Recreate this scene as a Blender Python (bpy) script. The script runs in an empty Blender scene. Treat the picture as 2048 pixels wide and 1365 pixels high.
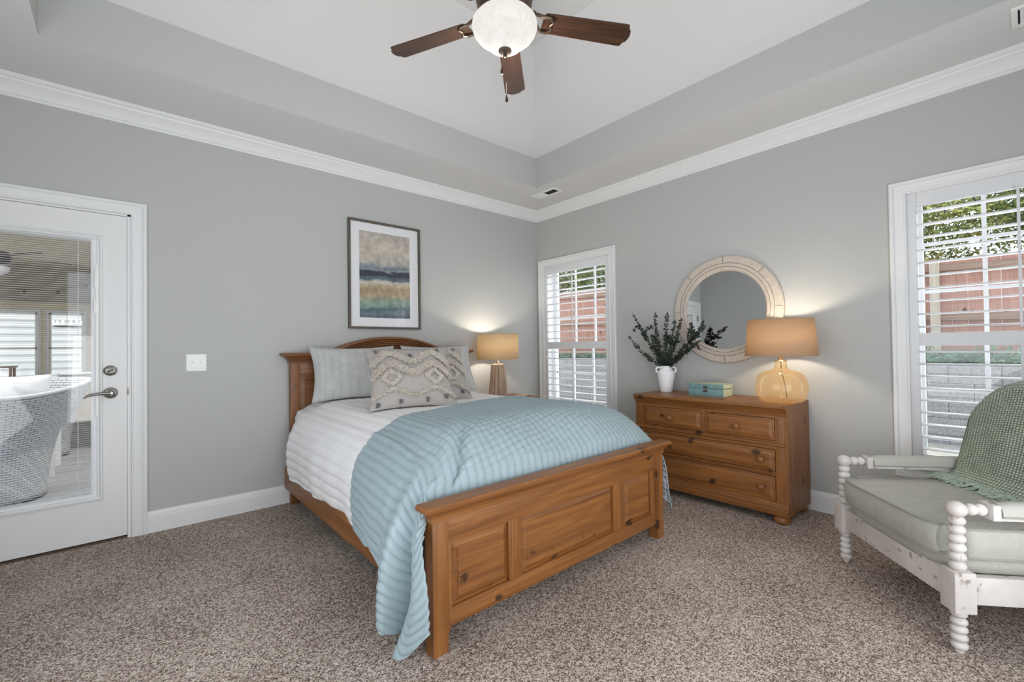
import bpy, bmesh, math, random
from math import sin, cos, pi, radians as R, sqrt
from mathutils import Vector as V, Matrix, noise

random.seed(7)
scene = bpy.context.scene
COL = scene.collection

# ------------------------------------------------------------------ camera
cam_d = bpy.data.cameras.new('camera')
cam = bpy.data.objects.new('camera', cam_d)
COL.objects.link(cam)
F_PX, YAW, PITCH, ROLL = 892.11, R(40.879), R(0.787), R(-0.774)
fw = V((sin(YAW)*cos(PITCH), cos(YAW)*cos(PITCH), sin(PITCH)))
r0 = V((cos(YAW), -sin(YAW), 0)); u0 = r0.cross(fw)
rt = r0*cos(ROLL) + u0*sin(ROLL); up = u0*cos(ROLL) - r0*sin(ROLL)
m3 = Matrix((rt, up, -fw)).transposed()
cam.matrix_world = Matrix.Translation((-3.665, -3.757, 1.175)) @ m3.to_4x4()
cam_d.sensor_width = 36.0
cam_d.lens = F_PX/2048*36.0
cam_d.clip_start = 0.02
cam_d.clip_end = 200
scene.camera = cam

# ------------------------------------------------------------------ world, sun, daylight
world = bpy.data.worlds.new('world'); scene.world = world
world.use_nodes = True
bg = world.node_tree.nodes['Background']
bg.inputs['Color'].default_value = (0.84, 0.92, 1.0, 1)
bg.inputs['Strength'].default_value = 1.95

def area(name, loc, rot, sx, sy, power, color=(1, 1, 1), spread=180):
    d = bpy.data.lights.new(name, 'AREA'); d.shape = 'RECTANGLE'
    d.size = sx; d.size_y = sy; d.energy = power; d.color = color; d.spread = R(spread)
    o = bpy.data.objects.new(name, d); COL.objects.link(o)
    o.location = loc; o.rotation_euler = rot
    o['kind'] = 'helper'
    return o
def point(name, loc, power, color, radius=0.03):
    d = bpy.data.lights.new(name, 'POINT'); d.energy = power; d.color = color; d.shadow_soft_size = radius
    o = bpy.data.objects.new(name, d); COL.objects.link(o); o.location = loc
    o['kind'] = 'helper'
    return o
sun_d = bpy.data.lights.new('sun', 'SUN'); sun_d.energy = 1.7; sun_d.angle = R(0.6); sun_d.color = (1, .95, .87)
sun = bpy.data.objects.new('sun', sun_d); COL.objects.link(sun); sun['kind'] = 'helper'
sun.rotation_euler = V((-.30, .31, -.90)).to_track_quat('-Z', 'Y').to_euler()
# unseen fill lights added at rear and side, then daylight at the louvred windows
area('rear_fill_light', (-2.75, -4.38, .85), (R(112), 0, 0), 2.9, 1.2, 29, (.985, .99, 1))
area('side_fill_light', (-4.68, -2.75, .85), (R(112), 0, R(-90)), 2.3, 1.0, 13, (.985, .99, 1))
area('window_daylight', (.26, -.565, 1.30), (R(90), 0, R(90)), .80, 1.5, 8, (.95, .98, 1))
area('window_daylight', (.26, -3.739, 1.30), (R(90), 0, R(90)), .80, 1.5, 8, (.95, .98, 1))

scene.view_settings.view_transform = 'Standard'
scene.view_settings.look = 'None'
scene.view_settings.exposure = 0.19
scene.view_settings.gamma = 1.0
scene.view_settings.use_curve_mapping = False
scene.cycles.use_denoising = True
scene.cycles.max_bounces = 10
scene.cycles.diffuse_bounces = 5
scene.cycles.glossy_bounces = 4
scene.cycles.transmission_bounces = 8
scene.cycles.transparent_max_bounces = 24
scene.cycles.caustics_reflective = False
scene.cycles.caustics_refractive = False
scene.cycles.sample_clamp_indirect = 4.0

# ------------------------------------------------------------------ materials
def srgb(r, g, b):
    def f(c):
        c /= 255.0
        return c/12.92 if c <= .04045 else ((c+.055)/1.055)**2.4
    return (f(r), f(g), f(b), 1)
def newmat(name):
    m = bpy.data.materials.new(name); m.use_nodes = True
    nt = m.node_tree
    return m, nt, nt.nodes['Principled BSDF'], nt.nodes['Material Output']
def N(nt, kind, **kw):
    n = nt.nodes.new(kind)
    for k, v in kw.items():
        if k in n.inputs.keys(): n.inputs[k].default_value = v
        else: setattr(n, k, v)
    return n
def L(nt, a, b): nt.links.new(a, b)
def plain(name, color, rough=.5, metal=0, spec=.5, bump=None, var=0, vscale=3):
    m, nt, b, o = newmat(name)
    b.inputs['Base Color'].default_value = color
    b.inputs['Roughness'].default_value = rough
    b.inputs['Metallic'].default_value = metal
    b.inputs['Specular IOR Level'].default_value = spec
    if bump or var:
        tc = N(nt, 'ShaderNodeTexCoord')
    if bump:
        n = N(nt, 'ShaderNodeTexNoise', Scale=bump[0], Detail=3.0)
        L(nt, tc.outputs['Object'], n.inputs['Vector'])
        bp = N(nt, 'ShaderNodeBump', Strength=bump[1], Distance=bump[2] if len(bump) > 2 else .002)
        L(nt, n.outputs['Fac'], bp.inputs['Height']); L(nt, bp.outputs['Normal'], b.inputs['Normal'])
    if var:
        n = N(nt, 'ShaderNodeTexNoise', Scale=vscale, Detail=4.0)
        L(nt, tc.outputs['Object'], n.inputs['Vector'])
        r = N(nt, 'ShaderNodeValToRGB')
        c = color
        r.color_ramp.elements[0].color = (c[0]*(1-var), c[1]*(1-var), c[2]*(1-var), 1); r.color_ramp.elements[0].position = .3
        r.color_ramp.elements[1].color = (min(1, c[0]*(1+var)), min(1, c[1]*(1+var)), min(1, c[2]*(1+var)), 1); r.color_ramp.elements[1].position = .7
        L(nt, n.outputs['Fac'], r.inputs['Fac']); L(nt, r.outputs['Color'], b.inputs['Base Color'])
    return m
def ramp(nt, fac, stops):
    r = N(nt, 'ShaderNodeValToRGB')
    els = r.color_ramp.elements
    while len(els) < len(stops): els.new(.5)
    for e, (p, c) in zip(els, stops):
        e.position = p; e.color = c
    L(nt, fac, r.inputs['Fac'])
    return r
def mixc(nt, fac, a, b, mode='MIX'):
    n = N(nt, 'ShaderNodeMix', data_type='RGBA', blend_type=mode)
    for sock, v in ((n.inputs[0], fac), (n.inputs[6], a), (n.inputs[7], b)):
        if hasattr(v, 'is_linked') or isinstance(v, bpy.types.NodeSocket): L(nt, v, sock)
        else: sock.default_value = v
    return n.outputs[2]
def math_(nt, op, a, b=None):
    n = N(nt, 'ShaderNodeMath', operation=op)
    for i, v in enumerate((a, b)):
        if v is None: continue
        if isinstance(v, bpy.types.NodeSocket): L(nt, v, n.inputs[i])
        else: n.inputs[i].default_value = v
    return n.outputs[0]
def wood(name, axis, dark, light, knots=True, rough=.42, across=16, seed=0, knotc=(.035, .014, .006, 1), spec=.5, kth=.25):
    """straight-grained timber: streaks along `axis`, dark knots"""
    m, nt, b, o = newmat(name)
    tc = N(nt, 'ShaderNodeTexCoord')
    mp = N(nt, 'ShaderNodeMapping')
    sc = [across]*3; sc['xyz'.index(axis)] = across*.055
    mp.inputs['Scale'].default_value = sc
    mp.inputs['Location'].default_value = (seed, seed*1.7, seed*.3)
    L(nt, tc.outputs['Object'], mp.inputs['Vector'])
    n1 = N(nt, 'ShaderNodeTexNoise', Scale=1.0, Detail=5.0, Roughness=.6, Distortion=1.4)
    L(nt, mp.outputs['Vector'], n1.inputs['Vector'])
    n2 = N(nt, 'ShaderNodeTexNoise', Scale=6.0, Detail=3.0, Roughness=.6)
    L(nt, mp.outputs['Vector'], n2.inputs['Vector'])
    f = math_(nt, 'ADD', math_(nt, 'MULTIPLY', n1.outputs['Fac'], .72), math_(nt, 'MULTIPLY', n2.outputs['Fac'], .28))
    r = ramp(nt, f, [(.33, dark), (.5, tuple((a+c)/2 for a, c in zip(dark, light))), (.66, light)])
    col = r.outputs['Color']
    if knots:
        mk = N(nt, 'ShaderNodeMapping')
        sk = [9.5]*3; sk['xyz'.index(axis)] = 6.0
        mk.inputs['Scale'].default_value = sk
        mk.inputs['Location'].default_value = (seed*.7+.31, seed+.77, .13)
        nd = N(nt, 'ShaderNodeTexNoise', Scale=16.0, Detail=2.0); L(nt, tc.outputs['Object'], nd.inputs['Vector'])
        va = N(nt, 'ShaderNodeVectorMath', operation='MULTIPLY_ADD'); L(nt, nd.outputs['Color'], va.inputs[0]); va.inputs[1].default_value = (.05, .05, .05); L(nt, tc.outputs['Object'], va.inputs[2])
        L(nt, va.outputs[0], mk.inputs['Vector'])
        vo = N(nt, 'ShaderNodeTexVoronoi', Scale=1.0)
        L(nt, mk.outputs['Vector'], vo.inputs['Vector'])
        kr = ramp(nt, math_(nt, 'ADD', vo.outputs['Distance'], math_(nt, 'MULTIPLY', n2.outputs['Fac'], .06)), [(0, (1, 1, 1, 1)), (kth*.72, (.85, .85, .85, 1)), (kth, (0, 0, 0, 1))])
        sep = N(nt, 'ShaderNodeSeparateColor'); L(nt, vo.outputs['Color'], sep.inputs['Color'])
        keep = math_(nt, 'GREATER_THAN', sep.outputs['Red'], .42)
        col = mixc(nt, math_(nt, 'MULTIPLY', kr.outputs['Color'], keep), col, knotc)
    L(nt, col, b.inputs['Base Color'])
    b.inputs['Roughness'].default_value = rough
    b.inputs['Specular IOR Level'].default_value = spec
    bp = N(nt, 'ShaderNodeBump', Strength=.12, Distance=.002)
    L(nt, f, bp.inputs['Height']); L(nt, bp.outputs['Normal'], b.inputs['Normal'])
    return m
def emit(name, color, strength):
    m, nt, b, o = newmat(name)
    b.inputs['Base Color'].default_value = color
    b.inputs['Emission Color'].default_value = color
    b.inputs['Emission Strength'].default_value = strength
    return m
def thin_glass(name, tint=(1, 1, 1, 1), gloss=.06, rough=0.0, fres=True):
    m, nt, b, o = newmat(name); nt.nodes.remove(b)
    t = N(nt, 'ShaderNodeBsdfTransparent', Color=tint)
    g = N(nt, 'ShaderNodeBsdfGlossy', Roughness=rough)
    mx = N(nt, 'ShaderNodeMixShader')
    if fres:
        lw = N(nt, 'ShaderNodeLayerWeight', Blend=.25)
        f = math_(nt, 'MULTIPLY', lw.outputs['Fresnel'], gloss*6)
        f = math_(nt, 'MINIMUM', math_(nt, 'ADD', f, gloss*.4), .6)
        L(nt, f, mx.inputs[0])
    else: mx.inputs[0].default_value = gloss
    L(nt, t.outputs[0], mx.inputs[1]); L(nt, g.outputs[0], mx.inputs[2])
    L(nt, mx.outputs[0], o.inputs['Surface'])
    return m
def shade_cloth(name, color, trans=.5, tcolor=None):
    m, nt, b, o = newmat(name); nt.nodes.remove(b)
    tc = N(nt, 'ShaderNodeTexCoord')
    n = N(nt, 'ShaderNodeTexNoise', Scale=120.0, Detail=2.0)
    mp = N(nt, 'ShaderNodeMapping'); mp.inputs['Scale'].default_value = (1, 1, 2.5)
    L(nt, tc.outputs['Object'], mp.inputs['Vector']); L(nt, mp.outputs['Vector'], n.inputs['Vector'])
    c = tuple(x*.86 for x in color[:3])+(1,)
    r = ramp(nt, n.outputs['Fac'], [(.35, c), (.65, color)])
    d = N(nt, 'ShaderNodeBsdfDiffuse'); t = N(nt, 'ShaderNodeBsdfTranslucent')
    L(nt, r.outputs['Color'], d.inputs['Color'])
    t.inputs['Color'].default_value = tcolor or color
    mx = N(nt, 'ShaderNodeMixShader'); mx.inputs[0].default_value = trans
    L(nt, d.outputs[0], mx.inputs[1]); L(nt, t.outputs[0], mx.inputs[2])
    L(nt, mx.outputs[0], o.inputs['Surface'])
    return m

def carpet_mat():
    m, nt, b, o = newmat('carpet')
    tc = N(nt, 'ShaderNodeTexCoord')
    n1 = N(nt, 'ShaderNodeTexNoise', Scale=210.0, Detail=2.5, Roughness=.65)
    n2 = N(nt, 'ShaderNodeTexVoronoi', Scale=185.0)
    n3 = N(nt, 'ShaderNodeTexNoise', Scale=2.2, Detail=3.0)
    n4 = N(nt, 'ShaderNodeTexNoise', Scale=48.0, Detail=2.0)
    for n in (n1, n2, n3, n4): L(nt, tc.outputs['Object'], n.inputs['Vector'])
    sep = N(nt, 'ShaderNodeSeparateColor'); L(nt, n2.outputs['Color'], sep.inputs['Color'])
    f = math_(nt, 'ADD', math_(nt, 'MULTIPLY', n1.outputs['Fac'], .62), math_(nt, 'MULTIPLY', sep.outputs['Red'], .24))
    f = math_(nt, 'ADD', f, math_(nt, 'MULTIPLY', n4.outputs['Fac'], .16))
    f = math_(nt, 'ADD', f, math_(nt, 'MULTIPLY', math_(nt, 'SUBTRACT', n3.outputs['Fac'], .5), .12))
    r = ramp(nt, f, [(.32, srgb(62, 50, 42)), (.44, srgb(122, 106, 95)), (.53, srgb(178, 163, 151)), (.66, srgb(228, 217, 206))])
    L(nt, r.outputs['Color'], b.inputs['Base Color'])
    b.inputs['Roughness'].default_value = .95
    b.inputs['Specular IOR Level'].default_value = .1
    bp = N(nt, 'ShaderNodeBump', Strength=.7, Distance=.008)
    L(nt, n1.outputs['Fac'], bp.inputs['Height']); L(nt, bp.outputs['Normal'], b.inputs['Normal'])
    return m

WALLC = srgb(185, 186, 184)
M = {}
M['wall'] = plain('wall_paint', WALLC, .75, spec=.25, bump=(90, .06))
M['ceiling'] = plain('ceiling_paint', srgb(217, 216, 216), .85, spec=.2)
M['trim'] = plain('white_trim_paint', srgb(228, 228, 228), .38, spec=.4)
M['carpet'] = carpet_mat()
PD, PL = (.150, .052, .0125, 1), (.330, .132, .034, 1)
HD, HL = (.130, .047, .014, 1), (.25, .102, .034, 1)
for ax in 'xyz':
    M['pine_'+ax] = wood('knotty_pine_'+ax, ax, PD, PL, seed={'x': 0, 'y': 8.3, 'z': 5.7}[ax])
    M['hpine_'+ax] = wood('dark_knotty_pine_'+ax, ax, HD, HL, seed={'x': 1.3, 'y': 2.1, 'z': 4.7}[ax])
M['blade'] = wood('fan_blade_walnut', 'x', (.020, .009, .005, 1), (.078, .034, .018, 1), knots=False, across=22, rough=.35)
M['bronze'] = plain('aged_bronze', (.16, .115, .085, 1), .38, .9, var=.25, vscale=20)
M['nickel'] = plain('brushed_nickel', (.30, .29, .27, 1), .30, 1)
M['dark'] = plain('shade_black', (.02, .02, .02, 1), .8)  # near-black standing in for shade in gaps and openings
M['glass'] = thin_glass('window_glass', gloss=.05)
M['picglass'] = thin_glass('picture_glass', gloss=.035)
M['mirror'] = plain('mirror_silver', (.80, .83, .83, 1), .02, 1)
M['louvre'] = plain('shutter_white', srgb(222, 223, 225), .45, spec=.4)
M['vinyl'] = plain('white_vinyl', srgb(236, 238, 240), .4)
M['plastic'] = plain('white_plastic', srgb(240, 240, 238), .35)
M['ceramic'] = plain('white_ceramic', srgb(240, 241, 243), .45, bump=(30, .05))
M['leaf'] = plain('dark_eucalyptus_leaf', srgb(50, 60, 50), .6, var=.35, vscale=40)
M['stem'] = plain('eucalyptus_stem', srgb(84, 66, 48), .7)
M['lampwood'] = wood('whitewashed_fluted_wood', 'z', srgb(140, 112, 92), srgb(205, 182, 160), knots=False, across=20, rough=.6)
M['shade1'] = shade_cloth('linen_shade', srgb(226, 210, 182), .5, (.90, .73, .47, 1))
M['shade2'] = shade_cloth('tan_linen_shade', srgb(206, 182, 158), .45, (.80, .60, .34, 1))
M['brass'] = plain('satin_brass', (.70, .55, .32, 1), .3, 1)
def amber():
    m = thin_glass('amber_glass', (1.0, .90, .74, 1), .06)
    nt = m.node_tree; o = [n for n in nt.nodes if n.type == 'OUTPUT_MATERIAL'][0]
    prev = o.inputs['Surface'].links[0].from_socket
    d = N(nt, 'ShaderNodeBsdfTranslucent'); d.inputs['Color'].default_value = (1, .72, .36, 1)
    e = N(nt, 'ShaderNodeBsdfDiffuse'); e.inputs['Color'].default_value = (1, .72, .36, 1)
    a = N(nt, 'ShaderNodeAddShader'); L(nt, d.outputs[0], a.inputs[0]); L(nt, e.outputs[0], a.inputs[1])
    mx = N(nt, 'ShaderNodeMixShader'); mx.inputs[0].default_value = .09
    L(nt, prev, mx.inputs[1]); L(nt, a.outputs[0], mx.inputs[2]); L(nt, mx.outputs[0], o.inputs['Surface'])
    return m
M['amber'] = amber()
M['globe'] = None
M['mattress'] = plain('grey_mattress_ticking', srgb(176, 180, 186), .9)

def fabric_uv(name, color, color2, su, sv, kind, bump=.4, dist=.003, rough=.9, sheen=0):
    m, nt, b, o = newmat(name)
    uv = N(nt, 'ShaderNodeTexCoord')
    sp = N(nt, 'ShaderNodeSeparateXYZ'); L(nt, uv.outputs['UV'], sp.inputs[0])
    U = math_(nt, 'MULTIPLY', sp.outputs[0], 2*pi/su); W = math_(nt, 'MULTIPLY', sp.outputs[1], 2*pi/sv)
    su_ = math_(nt, 'SINE', U); sw_ = math_(nt, 'SINE', W)
    if kind == 'weave':      # basket weave: over-under pads
        h = math_(nt, 'MULTIPLY', su_, sw_)
        hu = math_(nt, 'ABSOLUTE', math_(nt, 'SINE', math_(nt, 'MULTIPLY', U, .5)))
        hw = math_(nt, 'ABSOLUTE', math_(nt, 'SINE', math_(nt, 'MULTIPLY', W, .5)))
        a = math_(nt, 'GREATER_THAN', h, 0.0)
        sel = N(nt, 'ShaderNodeMix', data_type='FLOAT')
        L(nt, a, sel.inputs[0]); 
        L(nt, math_(nt, 'ABSOLUTE', su_), sel.inputs[2]); L(nt, math_(nt, 'ABSOLUTE', sw_), sel.inputs[3])
        h = math_(nt, 'MULTIPLY', sel.outputs[0], math_(nt, 'POWER', math_(nt, 'MULTIPLY', math_(nt, 'ABSOLUTE', su_), math_(nt, 'ABSOLUTE', sw_)), .35))
    elif kind == 'waffle':
        h = math_(nt, 'POWER', math_(nt, 'MULTIPLY', math_(nt, 'ABSOLUTE', su_), math_(nt, 'ABSOLUTE', sw_)), .5)
    elif kind == 'herring':
        zig = math_(nt, 'PINGPONG', sp.outputs[0], .028)
        h = math_(nt, 'SINE', math_(nt, 'MULTIPLY', math_(nt, 'ADD', sp.outputs[1], math_(nt, 'MULTIPLY', zig, 1.1)), 2*pi/sv))
        h = math_(nt, 'ADD', math_(nt, 'MULTIPLY', h, .5), .5)
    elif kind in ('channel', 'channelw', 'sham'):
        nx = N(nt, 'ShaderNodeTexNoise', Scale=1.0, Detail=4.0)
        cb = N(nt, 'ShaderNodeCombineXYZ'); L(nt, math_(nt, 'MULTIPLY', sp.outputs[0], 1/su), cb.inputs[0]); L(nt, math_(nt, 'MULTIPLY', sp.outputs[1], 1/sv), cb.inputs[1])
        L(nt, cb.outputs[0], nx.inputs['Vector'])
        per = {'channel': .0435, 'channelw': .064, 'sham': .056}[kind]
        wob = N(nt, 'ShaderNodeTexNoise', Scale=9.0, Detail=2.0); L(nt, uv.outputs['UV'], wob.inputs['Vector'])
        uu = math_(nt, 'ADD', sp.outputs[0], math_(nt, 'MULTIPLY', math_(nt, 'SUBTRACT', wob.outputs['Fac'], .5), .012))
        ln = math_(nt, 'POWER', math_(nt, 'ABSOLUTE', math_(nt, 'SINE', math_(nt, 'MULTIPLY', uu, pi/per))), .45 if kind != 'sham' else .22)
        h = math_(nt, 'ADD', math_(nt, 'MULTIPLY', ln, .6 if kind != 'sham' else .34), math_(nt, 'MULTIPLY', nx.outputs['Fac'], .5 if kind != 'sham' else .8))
    elif kind == 'crinkle':
        nx = N(nt, 'ShaderNodeTexNoise', Scale=1.0, Detail=4.0)
        cb = N(nt, 'ShaderNodeCombineXYZ'); L(nt, math_(nt, 'MULTIPLY', sp.outputs[0], 1/su), cb.inputs[0]); L(nt, math_(nt, 'MULTIPLY', sp.outputs[1], 1/sv), cb.inputs[1])
        L(nt, cb.outputs[0], nx.inputs['Vector'])
        h = nx.outputs['Fac']
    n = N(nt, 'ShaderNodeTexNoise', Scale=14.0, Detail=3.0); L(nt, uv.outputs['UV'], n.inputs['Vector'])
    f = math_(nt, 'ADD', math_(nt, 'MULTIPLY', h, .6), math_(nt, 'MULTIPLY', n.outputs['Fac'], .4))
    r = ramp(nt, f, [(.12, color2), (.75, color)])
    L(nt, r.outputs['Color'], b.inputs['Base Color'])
    b.inputs['Roughness'].default_value = rough; b.inputs['Specular IOR Level'].default_value = .2
    b.inputs['Sheen Weight'].default_value = sheen
    bp = N(nt, 'ShaderNodeBump', Strength=bump, Distance=dist)
    L(nt, h, bp.inputs['Height']); L(nt, bp.outputs['Normal'], b.inputs['Normal'])
    return m
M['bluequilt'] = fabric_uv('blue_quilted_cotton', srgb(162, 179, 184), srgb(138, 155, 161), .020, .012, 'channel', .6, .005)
M['lining'] = fabric_uv('grey_patterned_lining', srgb(205, 208, 214), srgb(150, 155, 165), .02, .02, 'waffle', .2, .001)
M['whitequilt'] = fabric_uv('white_quilted_cotton', srgb(236, 235, 236), srgb(230, 229, 230), .030, .012, 'channelw', .6, .006)
M['sham'] = fabric_uv('pale_grey_crinkled_silk', srgb(204, 205, 203), srgb(140, 142, 144), .005, .030, 'sham', 1.0, .006, rough=.5, sheen=.2)
M['tuftbase'] = plain('taupe_cotton', srgb(168, 162, 157), .9, bump=(300, .15))
M['yarn'] = plain('cream_yarn', srgb(216, 208, 197), .95, var=.12, vscale=60)
M['greyyarn'] = plain('grey_yarn', srgb(128, 130, 134), .95, var=.25, vscale=90)
M['upholstery'] = fabric_uv('sage_grey_herringbone', srgb(190, 189, 180), srgb(156, 155, 147), .05, .007, 'herring', .45, .002)
M['piping'] = plain('sage_piping', srgb(150, 150, 138), .9)
M['throw'] = fabric_uv('green_basket_weave', srgb(202, 212, 192), srgb(112, 126, 112), .030, .030, 'weave', 1.0, .007)
M['fringe'] = plain('green_fringe_yarn', srgb(158, 172, 155), .95, var=.3, vscale=50)
def distressed():
    m, nt, b, o = newmat('distressed_white_paint')
    tc = N(nt, 'ShaderNodeTexCoord')
    n = N(nt, 'ShaderNodeTexNoise', Scale=26.0, Detail=2.0, Roughness=.5); L(nt, tc.outputs['Object'], n.inputs['Vector'])
    n2 = N(nt, 'ShaderNodeTexNoise', Scale=6.0, Detail=4.0); L(nt, tc.outputs['Object'], n2.inputs['Vector'])
    base = ramp(nt, n2.outputs['Fac'], [(.3, srgb(190, 182, 176)), (.7, srgb(216, 211, 207))])
    w = ramp(nt, n.outputs['Fac'], [(.62, (0, 0, 0, 1)), (.70, (1, 1, 1, 1))])
    L(nt, mixc(nt, math_(nt, 'MULTIPLY', w.outputs['Color'], .75), base.outputs['Color'], srgb(128, 112, 98)), b.inputs['Base Color'])
    b.inputs['Roughness'].default_value = .5
    return m
M['distressed'] = distressed()
def mirrorwood():
    m, nt, b, o = newmat('carved_whitewashed_wood')
    tc = N(nt, 'ShaderNodeTexCoord')
    w = N(nt, 'ShaderNodeTexWave', Scale=44.0, Distortion=.6, bands_direction='DIAGONAL'); w.inputs['Detail Scale'].default_value = 2
    mp = N(nt, 'ShaderNodeMapping'); mp.inputs['Rotation'].default_value = (0, 0, 0)
    L(nt, tc.outputs['Object'], mp.inputs['Vector']); L(nt, mp.outputs['Vector'], w.inputs['Vector'])
    n = N(nt, 'ShaderNodeTexNoise', Scale=30.0, Detail=4.0); L(nt, tc.outputs['Object'], n.inputs['Vector'])
    f = math_(nt, 'ADD', math_(nt, 'MULTIPLY', w.outputs['Fac'], .35), math_(nt, 'MULTIPLY', n.outputs['Fac'], .65))
    r = ramp(nt, f, [(.2, srgb(176, 162, 150)), (.6, srgb(206, 195, 183))])
    L(nt, r.outputs['Color'], b.inputs['Base Color']); b.inputs['Roughness'].default_value = .7
    bp = N(nt, 'ShaderNodeBump', Strength=.25, Distance=.001)
    L(nt, f, bp.inputs['Height']); L(nt, bp.outputs['Normal'], b.inputs['Normal'])
    return m
M['mirrorwood'] = mirrorwood()
M['groove'] = plain('dark_groove', srgb(96, 80, 66), .8)
M['framewood'] = wood('weathered_grey_frame', 'z', srgb(62, 54, 48), srgb(112, 102, 92), knots=False, across=40, rough=.6)
M['mat'] = plain('white_mount_board', srgb(236, 236, 238), .8)
M['boxteal'] = plain('teal_painted_box', srgb(112, 146, 146), .6, var=.15, vscale=18)
M['boxlit'] = plain('pale_green_lamplit_box', srgb(186, 196, 170), .6, var=.12, vscale=30)  # pale green; lamplight on the right side is put into the colour
def painting():
    m, nt, b, o = newmat('watercolour_bands')
    tc = N(nt, 'ShaderNodeTexCoord')
    sp = N(nt, 'ShaderNodeSeparateXYZ'); L(nt, tc.outputs['Object'], sp.inputs[0])
    mp = N(nt, 'ShaderNodeMapping'); mp.inputs['Scale'].default_value = (3.2, 1, 9)
    L(nt, tc.outputs['Object'], mp.inputs['Vector'])
    n1 = N(nt, 'ShaderNodeTexNoise', Scale=1.0, Detail=6.0, Roughness=.6, Distortion=.8); L(nt, mp.outputs['Vector'], n1.inputs['Vector'])
    n2 = N(nt, 'ShaderNodeTexNoise', Scale=22.0, Detail=5.0); L(nt, tc.outputs['Object'], n2.inputs['Vector'])
    z = math_(nt, 'DIVIDE', math_(nt, 'SUBTRACT', sp.outputs[2], 1.45), .752)
    z = math_(nt, 'ADD', z, math_(nt, 'MULTIPLY', math_(nt, 'SUBTRACT', n1.outputs['Fac'], .5), .13))
    z = math_(nt, 'ADD', z, math_(nt, 'MULTIPLY', math_(nt, 'ADD', sp.outputs[0], 1.91), -.05))
    n3 = N(nt, 'ShaderNodeTexNoise', Scale=38.0, Detail=6.0, Roughness=.7); L(nt, tc.outputs['Object'], n3.inputs['Vector'])
    z = math_(nt, 'ADD', z, math_(nt, 'MULTIPLY', math_(nt, 'SUBTRACT', n3.outputs['Fac'], .5), .055))
    r = ramp(nt, z, [(0, srgb(88, 104, 116)), (.05, srgb(116, 132, 140)), (.10, srgb(92, 112, 122)), (.15, srgb(132, 158, 152)), (.21, srgb(150, 165, 150)),
                     (.25, srgb(180, 166, 142)), (.33, srgb(172, 152, 124)), (.38, srgb(192, 178, 152)), (.42, srgb(200, 196, 190)), (.45, srgb(96, 120, 126)),
                     (.475, srgb(92, 104, 116)), (.50, srgb(52, 58, 72)), (.535, srgb(60, 66, 80)), (.555, srgb(150, 156, 160)), (.585, srgb(112, 132, 146)), (.63, srgb(176, 176, 172)),
                     (.70, srgb(192, 187, 176)), (.85, srgb(198, 190, 178)), (1, srgb(184, 178, 172))])
    c = mixc(nt, .34, r.outputs['Color'], ramp(nt, n2.outputs['Fac'], [(.35, srgb(110, 100, 95)), (.65, srgb(225, 220, 210))]).outputs['Color'], 'OVERLAY')
    L(nt, c, b.inputs['Base Color']); b.inputs['Roughness'].default_value = .8
    return m
M['painting'] = painting()

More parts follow.
